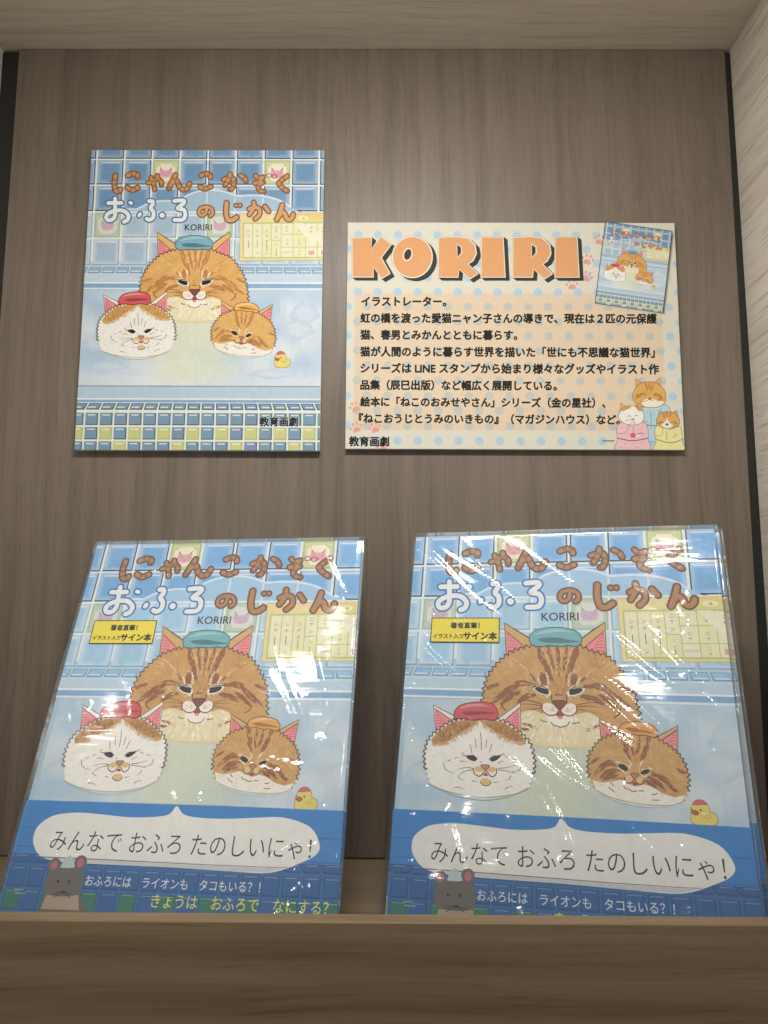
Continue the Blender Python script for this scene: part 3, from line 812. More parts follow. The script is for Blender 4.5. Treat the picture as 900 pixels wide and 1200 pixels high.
    for pth, w in (([(282, 215), (290, 270), (305, 325)], 24), ([(322, 215), (322, 270), (325, 310)], 16), ([(358, 215), (350, 270), (340, 305)], 16), ([(402, 225), (385, 275), (360, 325)], 24),
                   ([(255, 362), (210, 350), (175, 370), (140, 405)], 24), ([(250, 385), (205, 390), (170, 415)], 22), ([(240, 405), (200, 415), (180, 430)], 16), ([(400, 390), (440, 405), (470, 440), (505, 465)], 24), ([(385, 410), (420, 430), (450, 462)], 22), ([(130, 350), (160, 330)], 14), ([(545, 380), (510, 365)], 14), ([(380, 430), (410, 450)], 14)):
        hair_stripe(A, pth, w, F2, n=int(16 + w))
    for pth, w in (([(240, 345), (262, 345), (295, 365)], 9), ([(300, 372), (308, 345), (300, 330)], 9), ([(345, 382), (352, 350), (365, 335)], 9), ([(402, 368), (380, 366), (355, 378)], 9), ([(250, 372), (275, 388), (300, 392)], 9), ([(345, 400), (370, 402), (395, 388)], 9)):
        hair_stripe(A, pth, w, hx('fbf2e0'), n=18, jit=.03)
    A.blob([(250, 358), (275, 353), (294, 371), (282, 384), (262, 374)], hx('241f1a')); A.blob([(390, 373), (368, 374), (350, 388), (362, 396), (382, 388)], hx('241f1a'))
    A.blob([(276, 412), (298, 402), (322, 416), (318, 432), (295, 438), (280, 430)], tan); A.blob([(360, 418), (342, 406), (324, 416), (326, 434), (344, 440), (358, 432)], tan)
    A.blob([(306, 396), (322, 393), (340, 398), (320, 418)], hx('c08468')); A.stroke([(306, 396), (322, 393), (340, 398), (320, 418)], 3.4, hx('5a3a2c'), closed=True)
    A.blob([(308, 438), (318, 430), (330, 440), (318, 448)], hx('a8434a'))
    A.stroke([(274, 412), (282, 434), (302, 436), (320, 420), (332, 438), (352, 438), (360, 420)], 4.2, hx('5a3a2c'))
    for s in ([(268, 452), (275, 462), (282, 465)], [(288, 464), (306, 474), (326, 471)], [(336, 470), (356, 470)], [(392, 482), (405, 484), (414, 476)], [(390, 508), (420, 507)], [(212, 440), (222, 455)], [(200, 462), (225, 482)]): A.stroke(s, 3.6, LINE)
    for s in ([(365, 420), (420, 430), (460, 450)], [(365, 428), (410, 445), (440, 468)], [(272, 420), (230, 418), (190, 425)]): A.stroke(s, 2.8, hx('7c5535'), taper=lambda t: 1.2 - t)
    A.ribbon(top[len(top) // 14:-(len(top) // 14)], 6.0, LINE)
    A.stroke([(138, 474), (200, 502), (280, 520), (380, 529), (470, 526), (522, 508)], 2.8, hx('cfc5b2'))
    A.stroke([(160, 494), (200, 510), (280, 528), (380, 537), (470, 534)], 11, mixc(pal['water_green'], pal['water_white'], .8), taper=lambda t: math.sin(math.pi * t))
    hat(A, [(272, 198), (275, 175), (300, 158), (350, 151), (410, 162), (440, 188), (440, 214), (420, 224), (390, 214), (350, 216), (320, 206), (290, 210)], [(300, 184), (340, 182), (400, 195), (438, 206), (380, 204), (320, 198)], pal['hat_orange'], hx('8a5a28'), 4.5)
    # ---------------- duck
    A.part('duck_picture')
    dk = [(552, 566), (558, 528), (580, 506), (606, 504), (630, 518), (637, 545), (655, 552), (664, 572), (656, 598), (620, 611), (575, 607), (551, 590)]
    A.blob(dk, pal['duck']); A.stroke(dk, 3.5, hx('b08c3a'), closed=True)
    A.stroke([(600, 566), (620, 575), (640, 566)], 3, hx('c9a545')); A.stroke([(637, 545), (630, 560), (612, 566)], 3, hx('c9a545'))
    A.blob([(566, 518), (580, 500), (606, 497), (626, 513), (600, 516)], hx('d76a6e')); A.stroke([(566, 518), (580, 500), (606, 497), (626, 513), (600, 516)], 3, hx('8a3a3e'), closed=True)
    A.blob([(556, 552), (572, 543), (588, 552), (574, 564)], hx('c2603c')); A.stroke([(556, 552), (572, 543), (588, 552), (574, 564)], 3, hx('7a3420'), closed=True)
    A.ellipse(560, 540, 3, 4, hx('33261c')); A.ellipse(597, 541, 4, 5, hx('33261c'))
    # ---------------- title, drawn like striped cat tails
    A.part('title_lettering')
    C1, C2 = tile_map(100, 170, 6.0), tile_map(240, 170, 6.0)
    def letters(strokes, w, edge, fill, bands=None, mp=None, halo=None, dots=()):
        A.map = mp
        if halo:
            for s in strokes: A.stroke(s, w + 17, halo)
        w -= 3
        for s in strokes: A.stroke(s, w + 19, edge)
        for d in dots: A.ellipse(d[0], d[1], d[2] + 8, d[3] + 8, edge, d[4] if len(d) > 4 else 0)
        for s in strokes: A.stroke(s, w, fill, n=9, bands=bands)
        for d in dots: A.ellipse(d[0], d[1], d[2] - 2, d[3] - 2, fill, d[4] if len(d) > 4 else 0)
    TE, T1, T2, TO = pal['tail_edge'], pal['tail'], pal['tail_dark'], pal['tail_plain']
    B = (17.0, T1, T2)
    letters([[(214, 216), (207, 268), (214, 318), (238, 328), (250, 312)], [(300, 216), (335, 203), (368, 210), (368, 228)], [(298, 300), (333, 318), (370, 302)]], 28, TE, T1, B, C1)
    letters([[(444, 270), (470, 262), (505, 240), (534, 256), (537, 284)], [(464, 232), (482, 275), (490, 315)], [(508, 218), (514, 238)]], 24, TE, T1, B, C1)
    letters([[(636, 214), (612, 262), (590, 308)], [(612, 268), (642, 252), (662, 292), (690, 316), (716, 310), (735, 276)]], 28, TE, T1, B, C1)
    letters([[(816, 218), (848, 207), (876, 212), (882, 232)], [(808, 298), (842, 312), (884, 297)]], 26, TE, T1, B, C1)
    letters([[(134, 248), (170, 236), (200, 240), (206, 280), (192, 312), (178, 316)], [(180, 210), (170, 248), (144, 290)], [(252, 220), (280, 236), (292, 262)]], 24, TE, T1, B, C2)
    letters([[(358, 222), (378, 240), (410, 232)], [(410, 234), (375, 270), (355, 276)], [(352, 274), (385, 266), (412, 270)], [(400, 272), (376, 300), (388, 326), (420, 336)]], 23, TE, T1, B, C2)
    letters([[(580, 226), (540, 256), (522, 280), (552, 312), (580, 332)]], 26, TE, T1, B, C2)
    A.map = C2
    for (cx, cy) in ((452, 222), (490, 228)):
        A.ribbon([Vector(p) for p in ell(cx, cy, 17, 13)], 6, hx('a83a4a'), closed=True)
    A.ribbon([(425, 216), (437, 219)], 5, hx('a83a4a')); A.ribbon([(506, 232), (514, 222)], 5, hx('a83a4a'))
    BL, WH = pal['title_blue'], hx('eef0ee')
    letters([[(164, 408), (255, 408)], [(212, 378), (212, 450), (210, 500), (190, 526), (160, 527), (149, 505), (166, 481), (215, 462), (270, 464), (305, 495), (299, 528), (274, 541)]], 30, BL, WH, None, C1, dots=((322, 408, 19, 14, .4),))
    letters([[(450, 396), (474, 398), (476, 420), (462, 446), (482, 474), (478, 512), (455, 528), (434, 521)]], 30, BL, WH, None, C1, dots=((384, 492, 15, 21, .5), (543, 497, 20, 20, 0)))
    letters([[(628, 396), (690, 393), (694, 412), (652, 448), (692, 458), (706, 492), (688, 526), (630, 530)]], 30, BL, WH, None, C1)
    letters([[(856, 438), (850, 478), (826, 500), (802, 484), (812, 452), (850, 440), (888, 452), (897, 484), (880, 502)]], 21, TE, TO, None, C1)
    letters([[(156, 414), (152, 478), (164, 528), (195, 534), (226, 514)]], 30, TE, TO, None, C2, dots=((222, 430, 12, 12), (250, 430, 12, 12)))
    letters([[(314, 456), (350, 444), (384, 456), (386, 496), (356, 526)], [(346, 410), (346, 448), (316, 496)], [(424, 440), (450, 474)]], 26, TE, TO, None, C2)
    letters([[(546, 430), (530, 480), (508, 532)], [(514, 516), (544, 482), (564, 492), (574, 520), (596, 532), (616, 516), (622, 496)]], 29, TE, TO, None, C2)
    A.part('author_lettering')
    A.map = C1
    A.text('KORIRI', 702, 890, 604, hx('2b2a30'), .012, shear=.03)

def hat(A, outline, fold, col, edge, w):
    o = catmull(outline, True, 5)
    A.poly(o, col)
    ys = [p.y for p in o]; xs = [p.x for p in o]; y0, y1 = min(ys), max(ys); x0, x1 = min(xs), max(xs)
    A.blob([(x0 + (x1 - x0) * a, y0 + (y1 - y0) * b) for a, b in ((.12, .4), (.3, .16), (.6, .10), (.86, .3), (.7, .24), (.4, .28))], mixc(col, (1, 1, 1), .22))
    A.blob(fold, mixc(col, edge, .75))
    A.ribbon(o, w, edge, closed=True)

def palette(book):
    p = dict(grout=hx('e4eeee'), tile_line=hx('33495c'), stamp_bg=hx('f0ead0'), water_white=hx('e0e7ea'), pink=hx('ef8f96'), pink_line=hx('c25c66'),
             white_fur=hx('f4f1ea'), chart_edge=hx('ead9a0'), title_blue=hx('43709e'), duck=hx('e6d474'))
    if not book:
        p.update(tile=hx('7199bd'), tile_pale=hx('abc3d6'), steam=hx('a6c4d8'), rim=hx('c2d8e6'), rim_dark=hx('88aecf'), water=hx('b2cae0'), water_green=hx('dfe2c4'), bath=hx('b7cddd'),
                 mosaic=hx('7f9db4'), mosaic_green=hx('cdd08e'), fur=hx('dfae66'), fur_dark=hx('c08448'), fur_light=hx('ecce92'), cream=hx('ece0ba'), hat_blue=hx('7fb1bf'), hat_red=hx('d75f63'), hat_orange=hx('f0b55e'),
                 tail=hx('cb9866'), tail_dark=hx('b07a48'), tail_edge=hx('85573a'), tail_plain=hx('d7a26c'))
    else:
        p.update(tile=hx('78b0e0'), tile_pale=hx('a6cde8'), steam=hx('a5cae6'), rim=hx('bdd4e4'), rim_dark=hx('84add4'), water=hx('b2cadd'), water_green=hx('d3d9bf'), bath=hx('aac6de'), water_white=hx('d6e0e3'),
                 mosaic=hx('6695c0'), mosaic_green=hx('c9d074'), fur=hx('cfa062'), fur_dark=hx('96603a'), fur_light=hx('e4c28a'), cream=hx('e8dab2'), hat_blue=hx('76b5bc'), hat_red=hx('d4545e'), hat_orange=hx('e5a650'),
                 tail=hx('b58660'), tail_dark=hx('986a4a'), tail_edge=hx('6d432c'), tail_plain=hx('b68255'), title_blue=hx('3c74bc'))
    return p

# cover art of the poster and of the books (the books' is enlarged a touch and sits higher)
VP = 1.3104
A = Art(clip=(0, 0, 1, VP))
draw_cover(A, palette(False))
A.part('publisher_lettering'); A.map = tile_map(230, 440, 6.0)
A.text('教育画劇', 448, 716, 356, hx('dfe6e8'), .085); A.text('教育画劇', 449, 715, 355, hx('20262e'), .040)
poster_art = A.meshes('poster', M['print'])
VB = 0.2765 / 0.218
random.seed(11)
A = Art(xf=lambda p: (p[0] * 1.036 + 0.0155, p[1] * 1.003 - 0.0465), clip=(0.0, 0.0, 1.0, VB))
draw_cover(A, palette(True))
book_art = A.meshes('book', M['print'])
BOOK_TOP = A.height

PICS = {'cat_picture': ('cat_picture', 'large ginger tabby cat wearing a blue cloth'), 'cat_picture.white': ('cat_picture', 'white cat with ginger crown wearing a red cloth'), 'cat_picture.small': ('cat_picture', 'small ginger cat wearing an orange cloth')}
def hang_art(meshes, base, parent, scale, loc, rotation=None):
    """put the printed parts of a cover under their sheet"""
    root = None
    for nm, me in meshes.items():
        name, lab = PICS.get(nm, (nm, None))
        o = link(name, me, parent, loc, lab)
        o.scale = (scale,) * 3
        if rotation: o.rotation_euler = rotation
    return root

# ================================================================== POSTER
PW, PH = 0.2152, 0.2820
poster = empty('poster', (-0.2755 + PW / 2, 0.0, EYE + 0.4202 - PH), 'foam-board print of the cat bath cover hanging at upper left, without any sticker or band', 'poster')
pb = boxmesh('board', (-PW / 2, -0.0058, 0), (PW / 2, -0.0006, PH), M['foam'], 0.0003)
pbo = link('board', pb, poster)
hang_art(poster_art, None, pbo, PW, (-PW / 2, -0.00586, PH))

# ================================================================== AUTHOR CARD
CW, CH = 0.297, 0.210
card = empty('author_card', (-0.0380 + CW / 2, 0.0, EYE + 0.3502 - CH), 'cream dotted profile card with orange headline and black Japanese text beside the poster', 'sign')
HC = None
def homography(src, dst):
    rows = []; rhs = []
    for (x, y), (X, Y) in zip(src, dst):
        rows.append([x, y, 1, 0, 0, 0, -X * x, -X * y]); rhs.append(X)
        rows.append([0, 0, 0, x, y, 1, -Y * x, -Y * y]); rhs.append(Y)
    n = 8
    for i in range(n):
        pv = max(range(i, n), key=lambda r: abs(rows[r][i])); rows[i], rows[pv] = rows[pv], rows[i]; rhs[i], rhs[pv] = rhs[pv], rhs[i]
        for r in range(n):
            if r != i:
                f = rows[r][i] / rows[i][i]
                rows[r] = [a - f * b for a, b in zip(rows[r], rows[i])]; rhs[r] -= f * rhs[i]
    return [rhs[i] / rows[i][i] for i in range(n)]
CA = CH / CW
hc = homography([(406, 262), (790, 263), (804, 524.7), (404.7, 526)], [(0, 0), (1, 0), (1, CA), (0, CA)])
def csheet(p):
    w = hc[6] * p[0] + hc[7] * p[1] + 1
    return ((hc[0] * p[0] + hc[1] * p[1] + hc[2]) / w, (hc[3] * p[0] + hc[4] * p[1] + hc[5]) / w)
A = Art(clip=(0, 0, 1, CA)); A.map = csheet
A.part('dotted_print')
A.map = lambda p: p
A.poly([(0, 0), (1, 0), (1, CA), (0, CA)], hx('dfdbcb'))
# dots, staggered rows
dotc = hx('b6d0df'); ix = csheet((421, 375)); step = .0606; rs = .0446
bx0, by0 = csheet((415, 344)); bx1, by1 = csheet((783, 503))
rowsd = [csheet((460, y))[1] for y in (257.5, 276.5, 293, 309.5, 326, 343, 360, 377.5, 394, 411, 428.5, 446, 464, 481, 499, 516.5)]
ins = hx('e2ceb3'); dot_in = hx('c4c6bf')
A.poly([(bx0, by0), (bx1, by0), (bx1, by1), (bx0, by1)], ins)
for r_i, v in enumerate(rowsd):
    for k in range(-1, 18):
        u = .0325 + step * k + (step / 2 if r_i % 2 == 0 else 0)
        inn = bx0 < u < bx1 and by0 < v < by1
        A.ellipse(u, v, .0128, .0128, dot_in if inn else dotc, n=18)
A.up()
A.map = csheet
PAW = hx('e8a093')
for (x, y, r_, a) in ((420, 342, 0, 0),): pass
for (x, y, r_, a) in ((703, 283, 6, .3), (689, 306, 6, .25), (688, 325.5, 6, .3), (671, 335, 6, -.1), (416.5, 478, 6, -.3), (417.5, 502, 6, -.35), (440, 502, 6, -.3), (449, 524, 6, -.3)): paw(A, x, y, r_, PAW, a)
# headline
A.part('headline')
H5 = lambda p: csheet((395 + p[0] * .23333, 255 + p[1] * .23333))
A.map = H5
Kp = [(72, 110), (166, 108), (166, 168), (216, 104), (266, 140), (214, 206), (260, 284), (222, 306), (178, 248), (176, 300), (74, 300)]
def Rp(dx): 
    body = [(512, 108), (600, 105), (655, 112), (690, 145), (696, 185), (680, 218), (655, 238), (705, 286), (668, 308), (612, 258), (606, 300), (512, 300)]
    return [(x + dx, y) for x, y in body]
def Ip(x0): return [(x0, 106), (x0 + 104, 106), (x0 + 116, 300), (x0, 300)]
Op = ell(376, 203, 97, 98, 0, 40)
holes = {'O': ell(353, 190, 17, 27, .3, 20), 'R': [(604, 142), (622, 155), (622, 182), (606, 202)]}
lets = [(Kp, None), (Op, holes['O']), (Rp(0), holes['R']), (Ip(728), None), (Rp(376), [(x + 376, y) for x, y in holes['R']]), (Ip(1100), None)]
GR, OR = hx('3c3b38'), hx('e3a673')
for dx in (4, 8, 12, 16, 20):
    for pts, h in lets:
        A.ribbon([(x + dx, y + dx * .75) for x, y in pts], 16, GR, closed=True); A.poly([(x + dx, y + dx * .75) for x, y in pts], GR)
for pts, h in lets:
    A.ribbon(pts, 17, hx('8a7a66'), closed=True); A.ribbon(pts, 14, hx('f2ead6'), closed=True); A.poly(pts, OR)
    A.ribbon([Vector(p) for p in pts], 2.6, hx('caa27c'), closed=True)
    if h:
        A.ribbon(h, 14, hx('f2ead6'), closed=True); A.poly(h, GR); 
        A.ribbon(h, 3, hx('8a7a66'), closed=True)
# body text
A.part('body_text'); A.map = csheet
INK = hx('24211f')
for s, x0, x1, y in (('イラストレーター。', 423, 523, 358.6), ('虹の橋を渡った愛猫ニャン子さんの導きで、現在は２匹の元保護', 422, 770, 378), ('猫、春男とみかんとともに暮らす。', 422, 607, 397.5), ('猫が人間のように暮らす世界を描いた「世にも不思議な猫世界」', 422, 768, 417.2),
                     ('シリーズは LINE スタンプから始まり様々なグッズやイラスト作', 422.5, 773, 436.5), ('品集（辰巳出版）など幅広く展開している。', 422.5, 654, 456), ('絵本に「ねこのおみせやさん」シリーズ（金の星社）、', 422.5, 711, 475.6), ('『ねこおうじとうみのいきもの』（マガジンハウス）など。', 421, 728, 495)):
    A.text(s, x0, x1, y, INK, .042)
A.ribbon([(707.5, 515), (722, 515)], 1.3, hx('6a6058'), caps=False)
A.part('publisher_lettering')
A.text('教育画劇', 409.5, 456.5, 522, hx('1d1b1a'), .034)
# three small cats in pyjamas at the lower right
A.part('cat_family_picture')
A.map = lambda p: csheet((710 + p[0] / 9, 430 + p[1] / 9))
pf = palette(False); F1, F2, F3 = pf['fur'], pf['fur_dark'], pf['fur_light']
def pj(pts, col, dots, dc):
    o = catmull(pts, True, 4); A.poly(o, col)
    for (x, y) in dots: A.ellipse(x, y, 7, 6, dc, n=10)
    A.up(); A.ribbon(o, 4.5, hx('6b5a50'), closed=True)
def mini_head(outline, ears, face):
    for e in ears:
        A.poly(e, mixc(F1, hx('d9a08c'), .4)); A.ribbon(e, 4.5, LINE, closed=True)
    o = catmull(outline, True, 4); A.poly(o, face)
    A.ribbon(o, 4.5, hx('5b4634'), closed=True)
blu = hx('b9d8e2')
pj([(420, 390), (560, 400), (640, 380), (690, 440), (660, 520), (560, 540), (550, 600), (540, 860), (470, 860), (430, 600), (400, 480)], blu, [(450, 470), (520, 490), (600, 430), (520, 550), (490, 630), (500, 720), (450, 560), (500, 800)], hx('7aa6c8'))
A.stroke([(430, 590), (490, 605), (550, 600)], 9, hx('5d7f90')); A.stroke([(488, 450), (490, 600)], 8, hx('7f9fb0')); A.stroke([(480, 770), (500, 775), (525, 770)], 7, hx('5d7f90'))
mini_head([(300, 330), (302, 260), (345, 190), (400, 155), (520, 150), (590, 190), (640, 260), (642, 340), (600, 395), (520, 415), (420, 410), (340, 380)], [[(320, 110), (405, 160), (330, 220)], [(582, 100), (520, 155), (600, 215)]], F1)
A.blob([(390, 360), (460, 320), (520, 330), (600, 350), (630, 360), (590, 395), (520, 412), (430, 405)], hx('f2ead8'))
for pth, w in (([(430, 155), (440, 200), (455, 240)], 22), ([(470, 150), (472, 230)], 20), ([(510, 155), (500, 200), (490, 240)], 22), ([(440, 280), (380, 290), (320, 330)], 24), ([(520, 280), (570, 300), (630, 330)], 24), ([(560, 340), (610, 320)], 18), ([(330, 300), (350, 270)], 14)): hair_stripe(A, pth, w, F2, n=24)
for s in ([(345, 300), (380, 275), (415, 265)], [(530, 265), (570, 280), (600, 300)], [(380, 355), (440, 345), (475, 330), (510, 345)]): A.stroke(s, 4.5, LINE)
A.blob([(460, 318), (490, 318), (475, 334)], hx('4a2a24'))
pj([(150, 590), (200, 570), (260, 600), (330, 590), (420, 570), (460, 640), (462, 740), (470, 860), (130, 860), (140, 760), (130, 660)], hx('f0c3c9'), [(190, 630), (240, 690), (360, 650), (410, 690), (400, 620), (220, 790), (310, 790), (400, 780), (180, 830), (270, 690), (350, 830)], hx('d58f9e'))
A.stroke([(145, 735), (250, 758), (350, 756), (455, 735)], 9, hx('8a4a54')); A.stroke([(250, 575), (252, 620), (215, 680), (140, 690)], 4.5, hx('8a5a5c')); A.stroke([(305, 610), (305, 690)], 5, hx('a86a70'))
A.ellipse(303, 706, 27, 25, hx('c84a58')); A.ellipse(303, 706, 17, 15, hx('d8707a'))
A.stroke([(345, 700), (380, 680), (410, 690)], 4.5, LINE); A.ellipse(355, 712, 13, 11, hx('f4efe6'))
mini_head([(150, 520), (165, 460), (210, 410), (300, 395), (370, 410), (408, 460), (415, 530), (380, 580), (280, 598), (200, 575)], [[(168, 365), (225, 405), (170, 460)], [(378, 370), (330, 400), (398, 450)]], hx('f4f0e6'))
for pth in ([(180, 445), (230, 420), (280, 405)], [(400, 450), (360, 425), (320, 405)], [(200, 430), (250, 410)], [(380, 440), (340, 415)]): hair_stripe(A, pth, 30, mixc(F1, F2, .4), n=26)
for s in ([(245, 510), (262, 500), (280, 510)], [(320, 505), (338, 497), (352, 505)], [(225, 550), (270, 545), (300, 540)], [(270, 580), (310, 572), (330, 580)]): A.stroke(s, 4.5, LINE)
A.ellipse(303, 540, 16, 12, hx('c98a74'))
pj([(545, 610), (620, 610), (700, 640), (790, 610), (815, 680), (820, 760), (830, 860), (530, 860), (545, 770), (530, 680)], hx('efe6a6'), [(600, 800), (700, 800), (770, 690)], hx('e2d68a'))
A.stroke([(540, 740), (640, 772), (740, 775), (815, 745)], 8, hx('8d7a3c')); A.stroke([(610, 610), (612, 680), (580, 712), (535, 700)], 4.5, hx('8d7a4c')); A.stroke([(655, 665), (658, 745)], 14, hx('d8c87a'))
A.stroke([(700, 740), (730, 720), (760, 690)], 4.5, LINE); A.ellipse(712, 735, 11, 9, hx('f4efe6'))
mini_head([(550, 560), (562, 510), (600, 470), (680, 458), (740, 475), (785, 530), (785, 590), (740, 615), (660, 632), (590, 612)], [[(572, 440), (625, 470), (565, 520)], [(762, 438), (705, 470), (778, 520)]], F1)
A.blob([(600, 600), (650, 550), (655, 520), (675, 560), (720, 600), (670, 630)], hx('f4eede'))
for pth in ([(620, 470), (630, 520)], [(660, 460), (660, 510)], [(700, 465), (690, 515)], [(600, 560), (570, 590)], [(730, 560), (770, 590)]): hair_stripe(A, pth, 20, F2, n=20)
A.ellipse(660, 590, 15, 12, hx('7a5244')); A.stroke([(600, 575), (625, 570)], 4.5, LINE); A.stroke([(690, 575), (715, 570)], 4.5, LINE)
card_art = A.meshes('card', M['cardprint'])
CARD_TOP = A.height
cbo = link('board', boxmesh('card_board', (-CW / 2, -0.0052, 0), (CW / 2, -0.0006, CH), M['foam'], 0.0003), card)
for nm, me in card_art.items():
    o = link(nm, me, cbo, (-CW / 2, -0.00526, CH)); o.scale = (CW,) * 3
# miniature of the book printed on the card, tilted
tl = csheet((710, 262)); tr_ = csheet((787, 273))
tw = math.hypot(tr_[0] - tl[0], tr_[1] - tl[1]); ang = math.atan2(tr_[1] - tl[1], tr_[0] - tl[0])
th_me = Art(); th_me.part('cover_thumbnail')
for q in range(5):
    d = .05 - .008 * q
    th_me.poly([(.03, .04), (1 + d, .04), (1 + d, 1.27 + d), (.03 - .0, 1.27 + d)], mixc(hx('f5eeda'), hx('5a544a'), .25 + .18 * q))
th_me.poly([(-.012, -.012), (1.012, -.012), (1.012, 1.30), (-.012, 1.30)], hx('4a5a68'))
th_me.poly([(0, 0), (1, 0), (1, 1.29), (0, 1.29)], hx('b7cddd'))
tm = th_me.meshes('card', M['cardprint'])['cover_thumbnail']
y0 = -0.00526 - CARD_TOP * CW * 1.02
tho = link('cover_thumbnail', tm, card, (-CW / 2 + tl[0] * CW, y0, CH - tl[1] * CW)); tho.scale = (tw * CW,) * 3; tho.rotation_euler = (0, ang, 0)
for nm, me in poster_art.items():
    if nm in ('publisher_lettering', 'author_lettering'): continue
    name, lab = PICS.get(nm, (nm, None))
    o = link(name, me, tho, (0, -th_me.height, 0), lab)
    o.scale = (1, 1, .985)

# ================================================================== THE BOOKS
BW, BH, BT = 0.218, 0.2765, 0.0108
def book_obi():
    A = Art(clip=(-.002, 0, 1.002, VB))
    A.part('paper_band')
    top = [(0, .909), (.3, .909), (.6, .910), (1, .914)]
    A.poly([(-.002, .908), (.3, .9085), (.6, .9095), (1.002, .914), (1.002, VB), (-.002, VB)], hx('3384c9'))
    # darker tile relief in the lower part
    dk, lt, md = hx('235f9c'), hx('4a93cf'), hx('2f74b4')
    A.line((0, 0.988), (1, .992), .0028, hx('2a6dab')); A.line((0, 1.040), (1, 1.058), .004, md)
    A.poly([(-.002, 1.06), (1.002, 1.062), (1.002, VB), (-.002, VB)], hx('2d6fae'))
    for k in range(-1, 17):
        u0 = .0 + .0595 * k + .006; sk = (.5 - u0) * -.05
        for (v0, v1, s) in ((1.062, 1.086, sk), (1.096, 1.150, 0), (1.158, 1.212, 0), (1.220, 1.27, 0)):
            g = (v0 > 1.15 and k % 2 == 0 and v0 < 1.2) or (v0 > 1.2 and k % 4 == 1)
            b = hx('2b65a2') if not g else hx('2f7a6a')
            A.poly([(u0 - s, v0), (u0 + .052 - s, v0), (u0 + .052, v1), (u0, v1)], mixc(b, (0.01, .03, .08), .45))
            A.poly([(u0 - s + .003, v0 + .002), (u0 + .049 - s, v0 + .002), (u0 + .048, v1 - .005), (u0 + .003, v1 - .005)], b)
            A.ribbon([(u0 + .006, v0 + .004), (u0 + .044, v0 + .004)], .0028, mixc(b, (1, 1, 1), .16), caps=False)
    A.part('speech_bubble')
    bub = [(.938, 1.008), (.905, .962), (.823, .938), (.732, .941), (.651, .946), (.56, .945), (.512, .936), (.488, .914), (.470, .937), (.43, .946), (.349, .950), (.25, .944), (.179, .941), (.105, .950), (.062, .978), (.052, 1.008), (.062, 1.04), (.099, 1.070), (.177, 1.080), (.35, 1.083), (.511, 1.084), (.68, 1.088), (.80, 1.088), (.885, 1.060), (.93, 1.036)]
    o = catmull(bub, True, 4)
    A.poly(o, hx('ecebe6'))
    A.ribbon([(.095, 1.069), (.3, 1.070), (.6, 1.073), (.80, 1.0735), (.85, 1.072)], .0035, hx('77777c'), taper=lambda t: 1 - .5 * t)
    A.poly([(.10, 1.0715), (.3, 1.072), (.6, 1.075), (.80, 1.0755), (.84, 1.075), (.79, 1.0875), (.68, 1.0875), (.511, 1.0835), (.35, 1.0825), (.177, 1.0795)], hx('cfd0d2'))
    A.part('slogan_lettering')
    A.text('みんなで おふろ たのしいにゃ！', .112, .915, 1.046, hx('262426'), -.005, ys=1.15, shear=.0)
    A.text('おふろには　ライオンも　タコもいる？！', .250, .777, 1.139, hx('dfe8ef'), .004, ys=1.1)
    A.text('きょうは　おふろで　なにする？', .462, .978, 1.187, hx('dbe06a'), .006, ys=1.1)
    for (x, y, w_) in ((.035, 1.158, .03), (.04, 1.168, .034)):
        A.ribbon([(x, y), (x + w_, y)], .0035, hx('7fa99c'), caps=False)
    A.part('mouse_picture')
    gr, gd = hx('6c655f'), hx('4f4944')
    A.blob([(.130, 1.262), (.124, 1.222), (.133, 1.190), (.150, 1.168), (.235, 1.166), (.258, 1.190), (.280, 1.222), (.290, 1.262)], hx('6b5f57'))
    A.poly([(.140, 1.170), (.238, 1.166), (.250, 1.205), (.132, 1.206)], hx('b09a88'))
    for (x, y) in ((.142, 1.090), (.222, 1.080)):
        A.ellipse(x, y, .020, .020, gr); A.ellipse(x, y + .001, .0105, .0125, hx('b9707a'))
    A.blob([(.164, 1.100), (.168, 1.075), (.184, 1.062), (.198, 1.075), (.206, 1.094), (.186, 1.106)], hx('b9ccd2'))
    A.blob([(.126, 1.140), (.130, 1.112), (.150, 1.098), (.19, 1.096), (.224, 1.094), (.240, 1.112), (.244, 1.140), (.236, 1.162), (.19, 1.172), (.136, 1.164)], gr)
    A.ellipse(.166, 1.133, .0042, .0046, hx('26211e')); A.ellipse(.200, 1.132, .0042, .0046, hx('26211e'))
    for s in ([(.190, 1.160), (.175, 1.162), (.155, 1.170)], [(.190, 1.162), (.175, 1.168), (.162, 1.176)], [(.192, 1.160), (.205, 1.162), (.224, 1.168)], [(.192, 1.162), (.205, 1.168), (.214, 1.174)]): A.stroke(s, .0022, hx('2a2522'))
    A.ellipse(.190, 1.160, .006, .004, hx('2a2522'))
    return A
ob = book_obi(); obi_art = ob.meshes('band', M['print'])

def sticker_art(dx):
    A = Art(); A.part('price_sticker')
    x0, y0, x1, y1 = .068, .305, .299, .392
    A.poly([(x0, y0), (x1, y0), (x1, y1), (x0, y1)], hx('2a2718'))
    A.poly([(x0 + .003, y0 + .003), (x1 - .003, y0 + .003), (x1 - .003, y1 - .003), (x0 + .003, y1 - .003)], hx('f3e04b'))
    A.part('sticker_lettering')
    k = hx('1b1812')
    A.text('著者直筆！', .135, .232, .341, k, .035); A.text('イラスト入り', .077, .178, .377, k, .035); A.text('サイン本', .180, .290, .3795, k, .045)
    return A.meshes('sticker', M['cardprint'])
stick = sticker_art(0)

